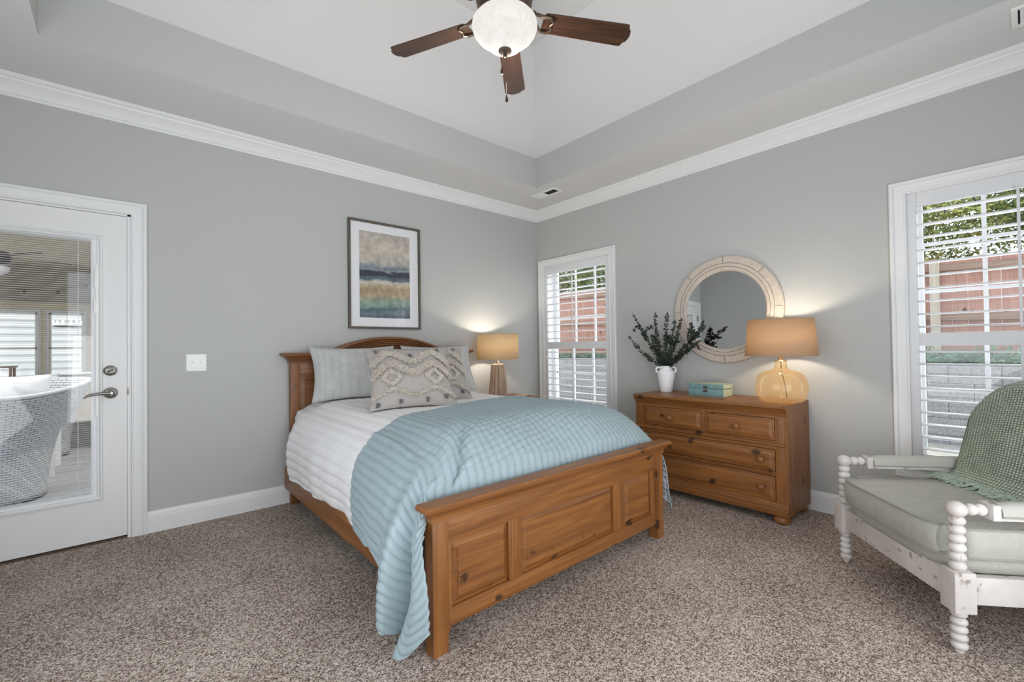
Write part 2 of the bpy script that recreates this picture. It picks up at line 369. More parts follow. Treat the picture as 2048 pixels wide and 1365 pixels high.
# ------------------------------------------------------------------ mesh builder
class G:
    def __init__(s):
        s.bm = bmesh.new(); s.uv = s.bm.loops.layers.uv.new('UVMap')
    def box(s, x0, x1, y0, y1, z0, z1, bev=0, seg=2, mi=0):
        x0, x1 = sorted((x0, x1)); y0, y1 = sorted((y0, y1)); z0, z1 = sorted((z0, z1))
        v = [s.bm.verts.new(p) for p in ((x0, y0, z0), (x1, y0, z0), (x1, y1, z0), (x0, y1, z0), (x0, y0, z1), (x1, y0, z1), (x1, y1, z1), (x0, y1, z1))]
        fs = [s.bm.faces.new([v[i] for i in q]) for q in ((0, 3, 2, 1), (4, 5, 6, 7), (0, 1, 5, 4), (1, 2, 6, 5), (2, 3, 7, 6), (3, 0, 4, 7))]
        for f in fs: f.material_index = mi
        if bev:
            es = list({e for f in fs for e in f.edges})
            bmesh.ops.bevel(s.bm, geom=es, offset=bev, segments=seg, profile=.6, affect='EDGES')
        return s
    def loft(s, loops, cap0=True, cap1=True, closed=True, smooth=False, mi=0):
        rows = [[s.bm.verts.new(p) for p in lp] for lp in loops]
        n = len(rows[0])
        for a, b in zip(rows, rows[1:]):
            for i in range(n if closed else n-1):
                j = (i+1) % n
                f = s.bm.faces.new((a[i], a[j], b[j], b[i])); f.smooth = smooth; f.material_index = mi
        if cap0: s.bm.faces.new(list(reversed(rows[0]))).material_index = mi
        if cap1: s.bm.faces.new(rows[-1]).material_index = mi
        return s
    def lathe(s, prof, c=(0, 0, 0), axis='z', seg=24, caps=True, mat=None, scale=(1, 1)):
        """prof: list of (r, h) along the axis"""
        loops = []
        for r, h in prof:
            lp = []
            for k in range(seg):
                a = 2*pi*k/seg
                p = (r*cos(a)*scale[0], r*sin(a)*scale[1], h)
                if axis == 'x': p = (p[2], p[0], p[1])
                if axis == 'y': p = (p[1], p[2], p[0])
                p = V(p)
                if mat: p = mat @ p
                lp.append(p + V(c))
            loops.append(lp)
        return s.loft(loops, caps, caps, True, True)
    def tube(s, pts, r, seg=8, closed=False, caps=True, flat=None):
        pts = [V(p) for p in pts]; n = len(pts)
        rs = r if isinstance(r, (list, tuple)) else [r]*n
        loops = []; prev = None
        for i, p in enumerate(pts):
            if closed: t = pts[(i+1) % n]-pts[i-1]
            else: t = pts[min(i+1, n-1)]-pts[max(i-1, 0)]
            t.normalize()
            if prev is None:
                a = V((0, 0, 1)) if abs(t.z) < .9 else V((1, 0, 0))
                prev = (a - t*a.dot(t)).normalized()
            u = (prev - t*prev.dot(t)).normalized(); prev = u; w = t.cross(u)
            loops.append([p+(u*cos(2*pi*k/seg)+w*sin(2*pi*k/seg))*rs[i] for k in range(seg)])
        if closed: loops.append(loops[0]); caps = False
        return s.loft(loops, caps, caps, True, True)
    def prism(s, poly, axis, a0, a1, mi=0):
        """poly in the two other axes (cyclic order), extruded along axis"""
        def P(q, a):
            return {'x': (a, q[0], q[1]), 'y': (q[0], a, q[1]), 'z': (q[0], q[1], a)}[axis]
        return s.loft([[P(q, a0) for q in poly], [P(q, a1) for q in poly]], mi=mi)
    def grid(s, f, nu, nv, uvf=None, closed_u=False, smooth=True, mi=0):
        vs = [[s.bm.verts.new(f(i/(nu if closed_u else nu-1), j/(nv-1))) for j in range(nv)] for i in range(nu)]
        for i in range(nu if closed_u else nu-1):
            for j in range(nv-1):
                i2 = (i+1) % nu
                q = ((i, j), (i2, j), (i2, j+1), (i, j+1))
                fc = s.bm.faces.new([vs[a][b] for a, b in q]); fc.smooth = smooth; fc.material_index = mi
                if uvf:
                    for lp, (a, b) in zip(fc.loops, ((i, j), (i+1, j), (i+1, j+1), (i, j+1))):
                        lp[s.uv].uv = uvf(a/(nu if closed_u else nu-1), b/(nv-1))
        return vs
    def ball(s, c, r, seg=16, rings=10):
        r = (r, r, r) if not isinstance(r, (tuple, list)) else r
        pr = [(max(sin(pi*k/rings), .001), -cos(pi*k/rings)) for k in range(rings+1)]
        loops = [[V((q*cos(2*pi*i/seg)*r[0]+c[0], q*sin(2*pi*i/seg)*r[1]+c[1], h*r[2]+c[2])) for i in range(seg)] for q, h in pr]
        return s.loft(loops, True, True, True, True)
    def obj(s, name, mats, parent=None, local=False, angle=35, fixn=True, mods=None):
        if fixn: bmesh.ops.recalc_face_normals(s.bm, faces=s.bm.faces)
        me = bpy.data.meshes.new(name); s.bm.to_mesh(me); s.bm.free()
        if angle is not None:
            for p in me.polygons: p.use_smooth = True
            me.set_sharp_from_angle(angle=R(angle))
        for m in (mats if isinstance(mats, (list, tuple)) else [mats]): me.materials.append(M[m] if isinstance(m, str) else m)
        o = bpy.data.objects.new(name, me); COL.objects.link(o)
        if parent:
            o.parent = parent
            if not local: o.matrix_parent_inverse = WM(parent).inverted()
        return o
_wm = {}
def WM(o):
    k = o.name
    if k in _wm: return _wm[k]
    return Matrix.Identity(4)
def empty(name, loc, rz=0, label=None, cat=None, group=None, kind=None):
    o = bpy.data.objects.new(name, None); COL.objects.link(o)
    o.location = loc; o.rotation_euler = (0, 0, rz); o.empty_display_size = .1
    _wm[o.name] = Matrix.Translation(loc) @ Matrix.Rotation(rz, 4, 'Z')
    tag(o, label, cat, group, kind)
    return o
def tag(o, label=None, cat=None, group=None, kind=None):
    if label: o['label'] = label
    if cat: o['category'] = cat
    if group: o['group'] = group
    if kind: o['kind'] = kind
    return o
def dup(root, loc, label, group=None):
    r = root.copy(); COL.objects.link(r); r.location = loc; r['label'] = label
    if group: r['group'] = group
    for ch in list(root.children):
        c = ch.copy(); COL.objects.link(c); c.parent = r
        for g in ch.children:
            d = g.copy(); COL.objects.link(d); d.parent = c
    return r
def smooth01(t):
    t = max(0, min(1, t)); return t*t*(3-2*t)
def lerp(a, b, t): return a+(b-a)*t
def catmull(keys, t):
    """keys: list of (t, V)"""
    if t <= keys[0][0]: return V(keys[0][1])
    if t >= keys[-1][0]: return V(keys[-1][1])
    for i in range(len(keys)-1):
        if keys[i][0] <= t <= keys[i+1][0]: break
    t1, p1 = keys[i]; t2, p2 = keys[i+1]
    p1 = V(p1); p2 = V(p2)
    t0, p0 = keys[i-1] if i > 0 else (t1-(t2-t1), p1*2-p2)
    t3, p3 = keys[i+2] if i+2 < len(keys) else (t2+(t2-t1), p2*2-p1)
    p0 = V(p0); p3 = V(p3)
    m1 = (p2-p0)/(t2-t0)*(t2-t1); m2 = (p3-p1)/(t3-t1)*(t2-t1)
    u = (t-t1)/(t2-t1)
    return p1*(2*u**3-3*u*u+1)+m1*(u**3-2*u*u+u)+p2*(-2*u**3+3*u*u)+m2*(u**3-u*u)

# ================================================================== SETTING
XL, YR, ZC = -4.72, -4.40, 2.745        # entry wall, rear wall, soffit height
WIN = [(-.565, .457), (-3.739, .457)]   # window centres (y) and half widths
WZ0, WZ1 = .42, 2.088
DX0, DX1, DZ1 = -4.605, -3.640, 2.062   # door opening

tag(G().box(XL, .05, YR, .05, -.12, 0).obj('floor', 'carpet'), 'brown and beige flecked carpet over the bedroom floor', kind='structure')

def panel_wall(name, mk, lo, hi, z0, z1, holes, mat, label):
    g = G(); cur = lo
    for h0, h1, a, b in sorted(holes):
        mk(g, cur, h0, z0, z1)
        if a > z0: mk(g, h0, h1, z0, a)
        mk(g, h0, h1, b, z1)
        cur = h1
    mk(g, cur, hi, z0, z1)
    return tag(g.obj(name, mat), label, kind='structure')
panel_wall('wall_left', lambda g, a, b, c, d: g.box(a, b, 0, .16, c, d), XL-.15, .22, -.1, 3.6,
           [(DX0, DX1, -.1, DZ1)], 'wall', 'pale grey green wall behind the bed with the glazed door')
panel_wall('wall_right', lambda g, a, b, c, d: g.box(0, .22, a, b, c, d), YR-.15, 0, -.1, 3.6,
           [(c-h, c+h, WZ0, WZ1) for c, h in WIN], 'wall', 'pale grey green wall with the two shuttered windows')
panel_wall('wall_rear', lambda g, a, b, c, d: g.box(a, b, YR-.15, YR, c, d), XL-.15, 0, -.1, 3.6,
           [(-4.25, -1.30, .25, 2.25)], 'wall', 'pale grey green rear wall with a wide opening added for fill light')  # unseen opening, added to let fill light into the room
tag(G().box(XL-.15, XL, YR, -3.95, -.1, 3.6).box(XL-.15, XL, -1.55, 0, -.1, 3.6).box(XL-.15, XL, -3.95, -1.55, -.1, .30).box(XL-.15, XL, -3.95, -1.55, 2.0, 3.6).obj('wall_entry', 'wall'), 'pale grey green wall seen only in the round mirror', kind='structure')  # the gap in this wall is added for the side fill light

# tray ceiling
TX0, TX1, TY0, TY1, ZR, ZP = -3.99, -.592, -3.76, -.600, 3.042, 3.45
IX0, IX1, IY0, IY1 = -3.25, -1.33, -3.01, -1.347
g = G()
def ring(x0, x1, y0, y1, z): return [(x0, y0, z), (x1, y0, z), (x1, y1, z), (x0, y1, z)]
g.loft([ring(XL, 0, YR, 0, ZC), ring(TX0, TX1, TY0, TY1, ZC)], False, False)
ceil = tag(g.obj('ceiling', 'ceiling', fixn=False), 'white flat border of the raised tray ceiling', kind='structure')
g = G(); g.loft([ring(TX0, TX1, TY0, TY1, ZC), ring(TX0, TX1, TY0, TY1, ZR)], False, False)
tag(g.obj('tray_riser', 'wall', ceil, fixn=False), 'grey green upright band of the tray')
g = G(); g.loft([ring(TX0, TX1, TY0, TY1, ZR), ring(IX0, IX1, IY0, IY1, ZP)], False, False)
g.obj('tray_slope', 'ceiling', ceil, fixn=False)
g = G(); g.box(IX0, IX1, IY0, IY1, ZP, ZP+.02); g.obj('tray_top_panel', 'ceiling', ceil)
tag(G().box(XL-.3, .75, YR-1.2, .18, 3.6, 3.7).obj('sun_block_roof', 'dark'), 'unseen slab over the bedroom, its overhang added to block the sun', kind='structure')  # unseen cover slab, overhang sized to keep the sun off the windows

# crown moulding and baseboards
crown = [(0, 2.636), (.012, 2.636), (.014, 2.650), (.022, 2.655), (.030, 2.672), (.046, 2.695), (.066, 2.712), (.070, 2.722), (.080, 2.726), (.088, 2.735), (.090, ZC), (0, ZC)]
g = G(); g.loft([[(XL, -o, z) for o, z in crown], [(-o, -o, z) for o, z in crown]])
tag(g.obj('trim_1', 'trim', angle=25), 'white crown moulding above the headboard wall', kind='structure')
g = G(); g.loft([[(-o, -o, z) for o, z in crown], [(-o, YR, z) for o, z in crown]])
tag(g.obj('trim_2', 'trim', angle=25), 'white crown moulding above the window wall', kind='structure')
base = [(0, 0), (.015, 0), (.015, .100), (.012, .106), (.012, .114), (.007, .124), (.005, .136), (0, .138)]
g = G(); g.loft([[(-3.561, -o, z) for o, z in base], [(-o, -o, z) for o, z in base]])
tag(g.obj('baseboard_left', 'trim', angle=25), 'white baseboard along the headboard wall', kind='structure')
g = G(); g.loft([[(-o, -o, z) for o, z in base], [(-o, YR, z) for o, z in base]])
tag(g.obj('baseboard_right', 'trim', angle=25), 'white baseboard along the window wall', kind='structure')

# ------------------------------------------------------------------ casing profile around an opening
def casing(mapf, a0, a1, z0, z1, w, bottom=True):
    """mitred casing ring; mapf(a, out, z) -> point. a0..a1 opening, w width"""
    prof = [(0, .004), (.004, .014), (.012, .016), (.014, .011), (.022, .010), (w*.62, .016), (w*.70, .019), (w*.74, .014), (w*.80, .020), (w-.006, .022), (w, .018), (w, 0), (0, 0)]
    g = G()
    if bottom:
        cs = [(a0, z0, -1, -1), (a1, z0, 1, -1), (a1, z1, 1, 1), (a0, z1, -1, 1), (a0, z0, -1, -1)]
    else:
        cs = [(a1, z0, 1, 0), (a1, z1, 1, 1), (a0, z1, -1, 1), (a0, z0, -1, 0)]
    g.loft([[mapf(a+sa*u, o, z+sz*u) for u, o in prof] for a, z, sa, sz in cs], not bottom, not bottom)
    return g

# ------------------------------------------------------------------ windows with plantation shutters
def window(idx, yc, hw):
    root = empty('window_%d' % idx, (0, yc, WZ0), kind='structure')
    root['label'] = ['white shuttered window between the bed and the room corner', 'white shuttered window behind the armchair'][idx-1]
    casing(lambda a, o, z: (-o, a, z), yc-hw, yc+hw, WZ0, WZ1, .083).obj('casing', 'trim', root, angle=25)
    g = G()                                                     # jamb lining
    for (a, b) in ((yc-hw, yc-hw+.004), (yc+hw-.004, yc+hw)): g.box(.001, .22, a, b, WZ0, WZ1)
    g.box(.001, .22, yc-hw, yc+hw, WZ1-.004, WZ1); g.box(.001, .22, yc-hw, yc+hw, WZ0, WZ0+.004)
    g.obj('jamb_lining', 'trim', root)
    a0, a1 = yc-hw+.004, yc+hw-.004
    # shutter frame
    sw = .042; g = G()
    X0, X1 = -.004, .026
    g.box(X0, X1, a0, a0+sw, WZ0+.004, WZ1-.004, .003); g.box(X0, X1, a1-sw, a1, WZ0+.004, WZ1-.004, .003)
    for z0, z1 in ((2.004, WZ1-.004), (1.150, 1.226), (WZ0+.004, .488)): g.box(X0+.001, X1-.001, a0+sw, a1-sw, z0, z1, .003)
    sh = g.obj('shutter_frame', 'louvre', root)
    for z0, z1, tilt in ((1.226, 2.004, R(0)), (.488, 1.150, R(0))):
        n = round((z1-z0)/.0765); g = G(); st = (z1-z0)/n
        for k in range(n):
            zc = z0+st*(k+.5)
            lp = []
            for q in range(16):
                t = 2*pi*q/16
                u, w = .043*cos(t), .0052*sin(t)
                lp.append((u*cos(tilt)-w*sin(tilt)+.011, zc+u*sin(tilt)+w*cos(tilt)))
            g.prism([(x, z) for x, z in lp], 'y', a0+sw+.002, a1-sw-.002)
        g.obj('louvres', 'louvre', root)
        g = G(); g.box(-.046, -.036, yc-.006, yc+.006, z0+.02, z1+.004, .003)
        g.obj('tilt_rod', 'louvre', root)
    # sashes, grilles, glass
    for nm, x, z0, z1 in (('lower', .118, WZ0+.004, 1.195), ('upper', .160, 1.155, WZ1-.004)):
        g = G(); st = .048
        g.box(x, x+.036, a0, a0+st, z0, z1, .003); g.box(x, x+.036, a1-st, a1, z0, z1, .003)
        g.box(x+.001, x+.035, a0+st, a1-st, z0, z0+.042, .003); g.box(x+.001, x+.035, a0+st, a1-st, z1-.042, z1, .003)
        s = g.obj('sash', 'vinyl', root)
        g = G()
        for yy in (yc-.137, yc+.137): g.box(x+.012, x+.026, yy-.010, yy+.010, z0+.042, z1-.042)
        for zz in ((.575, .875) if nm == 'lower' else (1.49, 1.79)): g.box(x+.013, x+.025, a0+st, a1-st, zz-.010, zz+.010)
        g.obj('grille', 'vinyl', s)
        G().box(x+.017, x+.0205, a0+st, a1-st, z0+.042, z1-.042).obj('pane', 'glass', s)
    g = G()                                                     # stool (sill) inside
    g.box(-.03, .0, a0-.06, a1+.06, WZ0-.02, WZ0, .004); g.obj('sill', 'trim', root)
    return root
for i, (c, h) in enumerate(WIN): window(i+1, c, h)

# ------------------------------------------------------------------ glazed door with blinds between the panes
door = empty('door_1', (-4.113, .02, 0), kind='structure'); door['label'] = 'white glazed door with built in blinds at the left'
casing(lambda a, o, z: (a, -o, z), DX0+.017, DX1-.001, 0, DZ1-.006, .080, False).obj('casing', 'trim', door, angle=25)
g = G()
g.box(DX0, DX0+.018, -.0, .15, 0, DZ1); g.box(DX1-.018, DX1, 0, .15, 0, DZ1); g.box(DX0, DX1, 0, .15, DZ1-.016, DZ1)
g.obj('jamb', 'trim', door)
SX0, SX1 = -4.584, -3.660
g = G()
g.box(SX1-.014, DX1-.017, .053, .085, 0, 2.047); g.box(DX0+.017, SX0+.014, .053, .085, 0, 2.047); g.box(DX0+.017, DX1-.017, .053, .085, 2.030, 2.047)
g.box(DX1-.0185, DX1-.0005, .0005, .05, 0, 2.047); g.box(DX0, DX1, .0005, .05, 2.0455, 2.062)
g.obj('door_stop', 'trim', door)
G().box(DX0+.018, DX1-.018, .004, .15, 0, .012).obj('threshold', 'bronze', door)
GX0, GX1, GZ0, GZ1 = -4.440, -3.785, .275, 1.895
g = G()
Y0, Y1 = .006, .050
g.box(SX0, GX0, Y0, Y1, .018, 2.043); g.box(GX1, SX1, Y0, Y1, .018, 2.043)
g.box(GX0, GX1, Y0, Y1, .018, GZ0); g.box(GX0, GX1, Y0, Y1, GZ1, 2.043)
slab = g.obj('door_leaf', 'trim', door)
def frame_ring(prof, a0, a1, z0, z1, mapf):
    g = G()
    cs = [(a0, z0, 1, 1), (a1, z0, -1, 1), (a1, z1, -1, -1), (a0, z1, 1, -1), (a0, z0, 1, 1)]
    g.loft([[mapf(a+sa*u, o, z+sz*u) for u, o in prof] for a, z, sa, sz in cs], False, False)
    return g
fp = [(0, .001), (.003, .010), (.012, .013), (.018, .006), (.026, .005), (.028, -.012), (0, -.012)]
frame_ring(fp, GX0-.012, GX1+.012, GZ0-.012, GZ1+.012, lambda a, o, z: (a, Y0-o, z)).obj('glazing_frame', 'trim', slab, angle=25)
g = G()
B0, B1, BZ0, BZ1 = -4.398, -3.828, .312, 1.866
bx = lambda *a: g.box(*a)
bx(GX0, B0, .014, .040, GZ0, GZ1); bx(B1, GX1, .014, .040, GZ0, GZ1); bx(B0, B1, .014, .040, GZ0, BZ0); bx(B0, B1, .014, .040, BZ1, GZ1)
g.obj('spacer_frame', 'vinyl', slab)
g = G()
n = 122
for k in range(n):
    z = BZ0+.006+(BZ1-BZ0-.012)*k/(n-1)
    g.loft([[(x, .0225, z-.0003), (x, .0335, z-.0009), (x, .0335, z-.0003), (x, .0225, z+.0003)] for x in (B0, B1)])
bl = g.obj('blind_slats', 'plastic', slab, angle=None)
g = G()
for x in (-4.26, -3.885): g.box(x-.0012, x+.0012, .0205, .0215, BZ0, BZ1)
g.obj('ladder_cord', 'plastic', bl)
G().box(B0-.01, B1+.01, .011, .014, BZ0-.01, BZ1+.01).obj('pane', 'glass', slab)
G().box(B0-.01, B1+.01, .040, .043, BZ0-.01, BZ1+.01).obj('pane', 'glass', slab)
g = G(); g.box(-3.806, -3.796, .000, .008, .78, 1.72); g.box(-3.812, -3.791, -.006, .008, 1.58, 1.68, .003); g.box(-3.815, -3.791, -.004, .008, 1.42, 1.50, .003)
g.obj('blind_slider', 'plastic', slab)
g = G(); g.lathe([(.0, 0), (.028, 0), (.033, .004), (.030, .012), (.020, .017), (.0, .018)], (-3.739, Y0, 1.062), 'y', 28, caps=False, mat=Matrix.Rotation(pi, 4, 'Z'))
db = g.obj('deadbolt', 'nickel', slab)
g = G(); g.lathe([(.011, .015), (.011, .024)], (-3.739, Y0, 1.062), 'y', 16, mat=Matrix.Rotation(pi, 4, 'Z')); g.tube([(-3.754, Y0-.026, 1.056), (-3.739, Y0-.028, 1.062), (-3.724, Y0-.026, 1.068)], [.005, .007, .005])
g.obj('thumb_turn', 'nickel', db)
g = G(); g.lathe([(.0, 0), (.031, 0), (.035, .005), (.030, .013), (.016, .018), (.012, .045), (.0, .046)], (-3.738, Y0, .922), 'y', 28, caps=False, mat=Matrix.Rotation(pi, 4, 'Z'), scale=(1, 1))
g.tube([(-3.738, Y0-.045, .922), (-3.765, Y0-.050, .924), (-3.80, Y0-.050, .922), (-3.835, Y0-.050, .914), (-3.860, Y0-.048, .900)], [.011, .0095, .008, .0065, .004], 12)
g.obj('lever_handle', 'nickel', slab)
g = G(); g.box(SX1-.001, SX1+.002, .012, .046, .88, .97); g.box(SX1+.002, SX1+.007, -.004, .01, .905, .945); g.obj('strike_plate', 'bronze', door)
for z in (.25, 1.05, 1.83):
    g = G(); g.lathe([(.006, z-.05), (.006, z+.05)], (SX0-.004, -.004, 0), 'z', 10); g.box(SX0-.006, SX0+.012, .002, .0065, z-.05, z+.05); g.obj('hinge', 'bronze', slab)

# ------------------------------------------------------------------ light switch, vents
sw = empty('light_switch', (-3.297, 0, 1.096), 0, 'white double toggle light switch plate on the wall beside the door', 'light switch')
G().box(-3.355, -3.239, -.006, 0, 1.038, 1.155, .003).obj('plate', 'plastic', sw)
for x in (-3.320, -3.274):
    g = G(); g.box(x-.006, x+.006, -.008, -.004, 1.084, 1.109, .001); g.loft([[(x-.004, -.008, 1.094), (x+.004, -.008, 1.094), (x+.004, -.008, 1.104), (x-.004, -.008, 1.104)], [(x-.003, -.017, 1.103), (x+.003, -.017, 1.103), (x+.003, -.016, 1.109), (x-.003, -.016, 1.109)]])
    g.obj('toggle', 'plastic', sw)
def vent(x0, x1, y0, y1, label):
    r = empty('ceiling_vent', ((x0+x1)/2, (y0+y1)/2, ZC), 0, label, 'vent', 'ceiling air vents')
    g = G(); b = .022
    g.box(x0, x1, y0, y0+b, ZC-.010, ZC-.0005, .002); g.box(x0, x1, y1-b, y1, ZC-.010, ZC-.0005, .002)
    g.box(x0, x0+b, y0+b, y1-b, ZC-.010, ZC-.0005, .002); g.box(x1-b, x1, y0+b, y1-b, ZC-.010, ZC-.0005, .002)
    g.obj('frame', 'plastic', r)
    G().box(x0+b, x1-b, y0+b, y1-b, ZC-.003, ZC-.0005).obj('duct_shade_plate', 'dark', r)  # near-black plate painted as the shade inside the duct
    g = G(); n = 11
    for k in range(n):
        y = y0+b+(y1-y0-2*b)*(k+.5)/n; s = 1 if k >= n/2 else -1
        g.loft([[(x, y-.009*s, ZC-.0035), (x, y+.005*s, ZC-.011), (x, y+.006*s, ZC-.011), (x, y-.008*s, ZC-.0035)] for x in (x0+b, x1-b)])
    g.obj('vanes', 'plastic', r)
vent(-.478, -.350, -.735, -.415, 'white air vent in the ceiling over the room corner')
vent(-.497, -.300, -4.07, -3.735, 'white air vent in the ceiling at the upper right edge')

# ------------------------------------------------------------------ framed art
art = empty('framed_picture', (-1.907, -.02, 1.36), 0, 'framed abstract watercolour in blue, sand and cream bands above the headboard', 'picture')
ap = [(0, 0), (0, .030), (.004, .032), (.014, .031), (.018, .026), (.018, 0)]
frame_ring([(u, o) for u, o in ap], -2.245, -1.568, 1.352, 2.294, lambda a, o, z: (a, -.002-o, z)).obj('frame', 'framewood', art, angle=25)
G().box(-2.229, -1.584, -.012, -.006, 1.368, 2.278).obj('mount', 'mat', art)
G().box(-2.147, -1.672, -.0150, -.0125, 1.450, 2.203).obj('painted_sheet', 'painting', art)
G().box(-2.229, -1.584, -.0215, -.0200, 1.368, 2.278).obj('glass', 'picglass', art)

# ------------------------------------------------------------------ round mirror
YM, ZM = -2.166, 1.455
mr = empty('round_mirror', (-.01, YM, ZM), 0, 'round mirror in a whitewashed carved wood frame above the dresser', 'mirror')
prof = [(.432, -.002), (.432, .020), (.424, .030), (.404, .033), (.374, .035), (.3735, .031), (.371, .031), (.3705, .034), (.345, .036), (.3445, .032), (.342, .032), (.3415, .034), (.320, .030), (.310, .020), (.310, -.002)]
g = G()
loops = []
for k in range(97):
    a = 2*pi*k/96
    loops.append([(-h, YM+r*cos(a), ZM+r*sin(a)) for r, h in prof])
g.loft(loops, False, False)
fr = g.obj('frame', 'mirrorwood', mr, angle=25)
g = G()
for rr in (.3722, .3432):
    g.tube([(-.0325, YM+rr*cos(2*pi*k/96), ZM+rr*sin(2*pi*k/96)) for k in range(96)], .0014, 6, True)
for a, ra, rb in ((90, .375, .424), (180, .375, .424), (0, .375, .424), (270, .375, .424), (135, .375, .424), (45, .375, .424)):
    a = R(a); g.tube([(-.034, YM+q*cos(a), ZM+q*sin(a)) for q in (ra, (ra+rb)/2, rb)], .0016, 6)
g.obj('joint_lines', 'groove', fr)
g = G(); g.lathe([(0, 0), (.315, 0), (.315, .003), (0, .003)], (0, 0, 0), 'x', 64, caps=False)
gl = g.obj('mirror_glass', 'mirror', mr, local=True)
gl.rotation_euler = (0, R(1.1), R(1.7)); gl.location = (-.010, 0, 0)

# ================================================================== BED
bed = empty('bed', (-1.94, -1.15, 0), 0, 'knotty pine bed with an arched headboard and a panelled footboard', 'bed')
def rect_loft(g, levels, mi=0):
    """levels: (z, x0, x1, y0, y1)"""
    g.loft([[(x0, y0, z), (x1, y0, z), (x1, y1, z), (x0, y1, z)] for z, x0, x1, y0, y1 in levels])
    return g
HX0, HX1, HC = -2.715, -1.100, -1.9075
hb = G()
hb.box(HX0+.06, HX1-.06, -.052, -.030, .30, 1.085); hb = hb.obj('headboard', 'hpine_x', bed)
for x in (HX0, HX1-.066):
    G().box(x, x+.066, -.070, -.018, 0, 1.080, .003).obj('post', 'hpine_z', hb)
g = G()
g.box(HX0+.066, HX1-.066, -.060, -.030, .985, 1.080, .002)
for x in (-2.10, -1.78): g.box(x, x+.065, -.060, -.030, .45, .985, .002)
g.obj('frame_rail', 'hpine_x', hb)
def raised_panel(x0, x1, y, z0, z1, d=.014, b=.035, mat='pine_x', par=None, sgn=-1):
    """field raised towards -y (sgn=-1), bevelled edges"""
    g = G()
    lv = [(0, 0), (.004, -.006), (.004, .0), (b, d), (b+.002, d+.002)]
    loops = []
    for u, o in [(0, -.012), (0, .0), (b, d-.004), (b+.003, d)]:
        loops.append([(x0+u, y+sgn*o, z0+u), (x1-u, y+sgn*o, z0+u), (x1-u, y+sgn*o, z1-u), (x0+u, y+sgn*o, z1-u)])
    g.loft(loops, True, True)
    return g.obj('raised_panel', mat, par, angle=12)
for x0, x1 in ((HX0+.070, -2.104), (-2.031, -1.784), (-1.711, HX1-.070)):
    raised_panel(x0, x1, -.052, .455, .972, .010, .035, 'hpine_x', hb)
# straight cornice on both sides, arch between them
def cornice(g, x0, x1, ol, orr, yf, yb, z0, prof):
    """prof: (out, dz) going up; ends overhang by the same amount when ol/orr"""
    g.loft([[(x0-o*ol, yf-o, z0+dz), (x1+o*orr, yf-o, z0+dz), (x1+o*orr, yb, z0+dz), (x0-o*ol, yb, z0+dz)] for o, dz in prof])
    return g
hprof = [(.0, 0), (.006, 0), (.008, .010), (.006, .014), (.014, .020), (.024, .034), (.040, .046), (.046, .052), (.056, .054), (.060, .058), (.064, .074), (.060, .076)]
hprof = [(o, dz) for o, dz in hprof]
cornice(G(), HX0, -2.42, 1, 0, -.070, -.012, 1.076, hprof).obj('cornice', 'hpine_x', hb, angle=25)
cornice(G(), -1.395, HX1, 0, 1, -.070, -.012, 1.076, hprof).obj('cornice', 'hpine_x', hb, angle=25)
# arch: circular crown between x=-2.50 and -1.31
CH, SAG, ZB = .585, .150, 1.130
RA = (CH*CH+SAG*SAG)/(2*SAG); ZA = ZB+SAG-RA
amax = math.asin(CH/RA)
g = G()
aprof = [(0, .012), (0, .118), (.004, .124), (.018, .126), (.022, .120), (.026, .108), (.040, .104), (.048, .094), (.054, .094), (.060, .086), (.074, .084), (.082, .074), (.092, .072), (.092, .012)]
loops = []
for k in range(49):
    a = -amax+2*amax*k/48
    loops.append([(HC+(RA-d)*sin(a), -y, ZA+(RA-d)*cos(a)) for d, y in aprof])
g.loft(loops, True, True); g.obj('arch_moulding', 'hpine_x', hb, angle=25)
g = G()
pts = [(HC+(RA-.085)*sin(-amax+2*amax*k/24), ZA+(RA-.085)*cos(-amax+2*amax*k/24)) for k in range(25)]
poly = [(HC-CH*.95, 1.04)]+pts+[(HC+CH*.95, 1.04)]
g.prism(poly, 'y', -.064, -.030); g.obj('arch_panel', 'hpine_x', hb)

FX0, FX1, FY = -2.790, -1.165, -2.271
fb = G(); fb.box(FX0+.05, FX1-.05, FY+.026, FY+.045, .10, .52); fb = fb.obj('footboard', 'pine_x', bed)
for x, s in ((FX0, 1), (FX1-.072, -1)):
    g = G(); inner = x+.072 if s > 0 else x
    g.box(x, x+.072, FY, FY+.058, .10, .516, .003)
    fx0, fx1 = x, x+.072
    g.loft([[(fx0+(.0 if s > 0 else .006), FY, .0), (fx1-(.006 if s > 0 else 0), FY, .0), (fx1-(.006 if s > 0 else 0), FY+.058, 0), (fx0+(.0 if s > 0 else .006), FY+.058, 0)],
            [(fx0+(.0 if s > 0 else .004), FY, .07), (fx1-(.004 if s > 0 else 0), FY, .07), (fx1-(.004 if s > 0 else 0), FY+.058, .07), (fx0+(.0 if s > 0 else .004), FY+.058, .07)],
            [(fx0-(.0 if s > 0 else .010), FY, .085), (fx1+(.010 if s > 0 else 0), FY, .085), (fx1+(.010 if s > 0 else 0), FY+.058, .085), (fx0-(.0 if s > 0 else .010), FY+.058, .085)],
            [(fx0, FY, .102), (fx1, FY, .102), (fx1, FY+.058, .102), (fx0, FY+.058, .102)]])
    g.obj('post', 'pine_z', fb)
g = G()
g.box(FX0+.072, FX1-.072, FY+.008, FY+.040, .088, .158, .002); g.box(FX0+.072, FX1-.072, FY+.008, FY+.040, .415, .516, .002)
g.obj('frame_rail', 'pine_x', fb)
for x0, x1 in ((FX0+.072, -2.700), (-2.405, -2.328), (-1.654, -1.552), (-1.285, FX1-.072)):
    G().box(x0, x1, FY+.009, FY+.040, .158, .415, .0015).obj('stile', 'pine_z', fb)
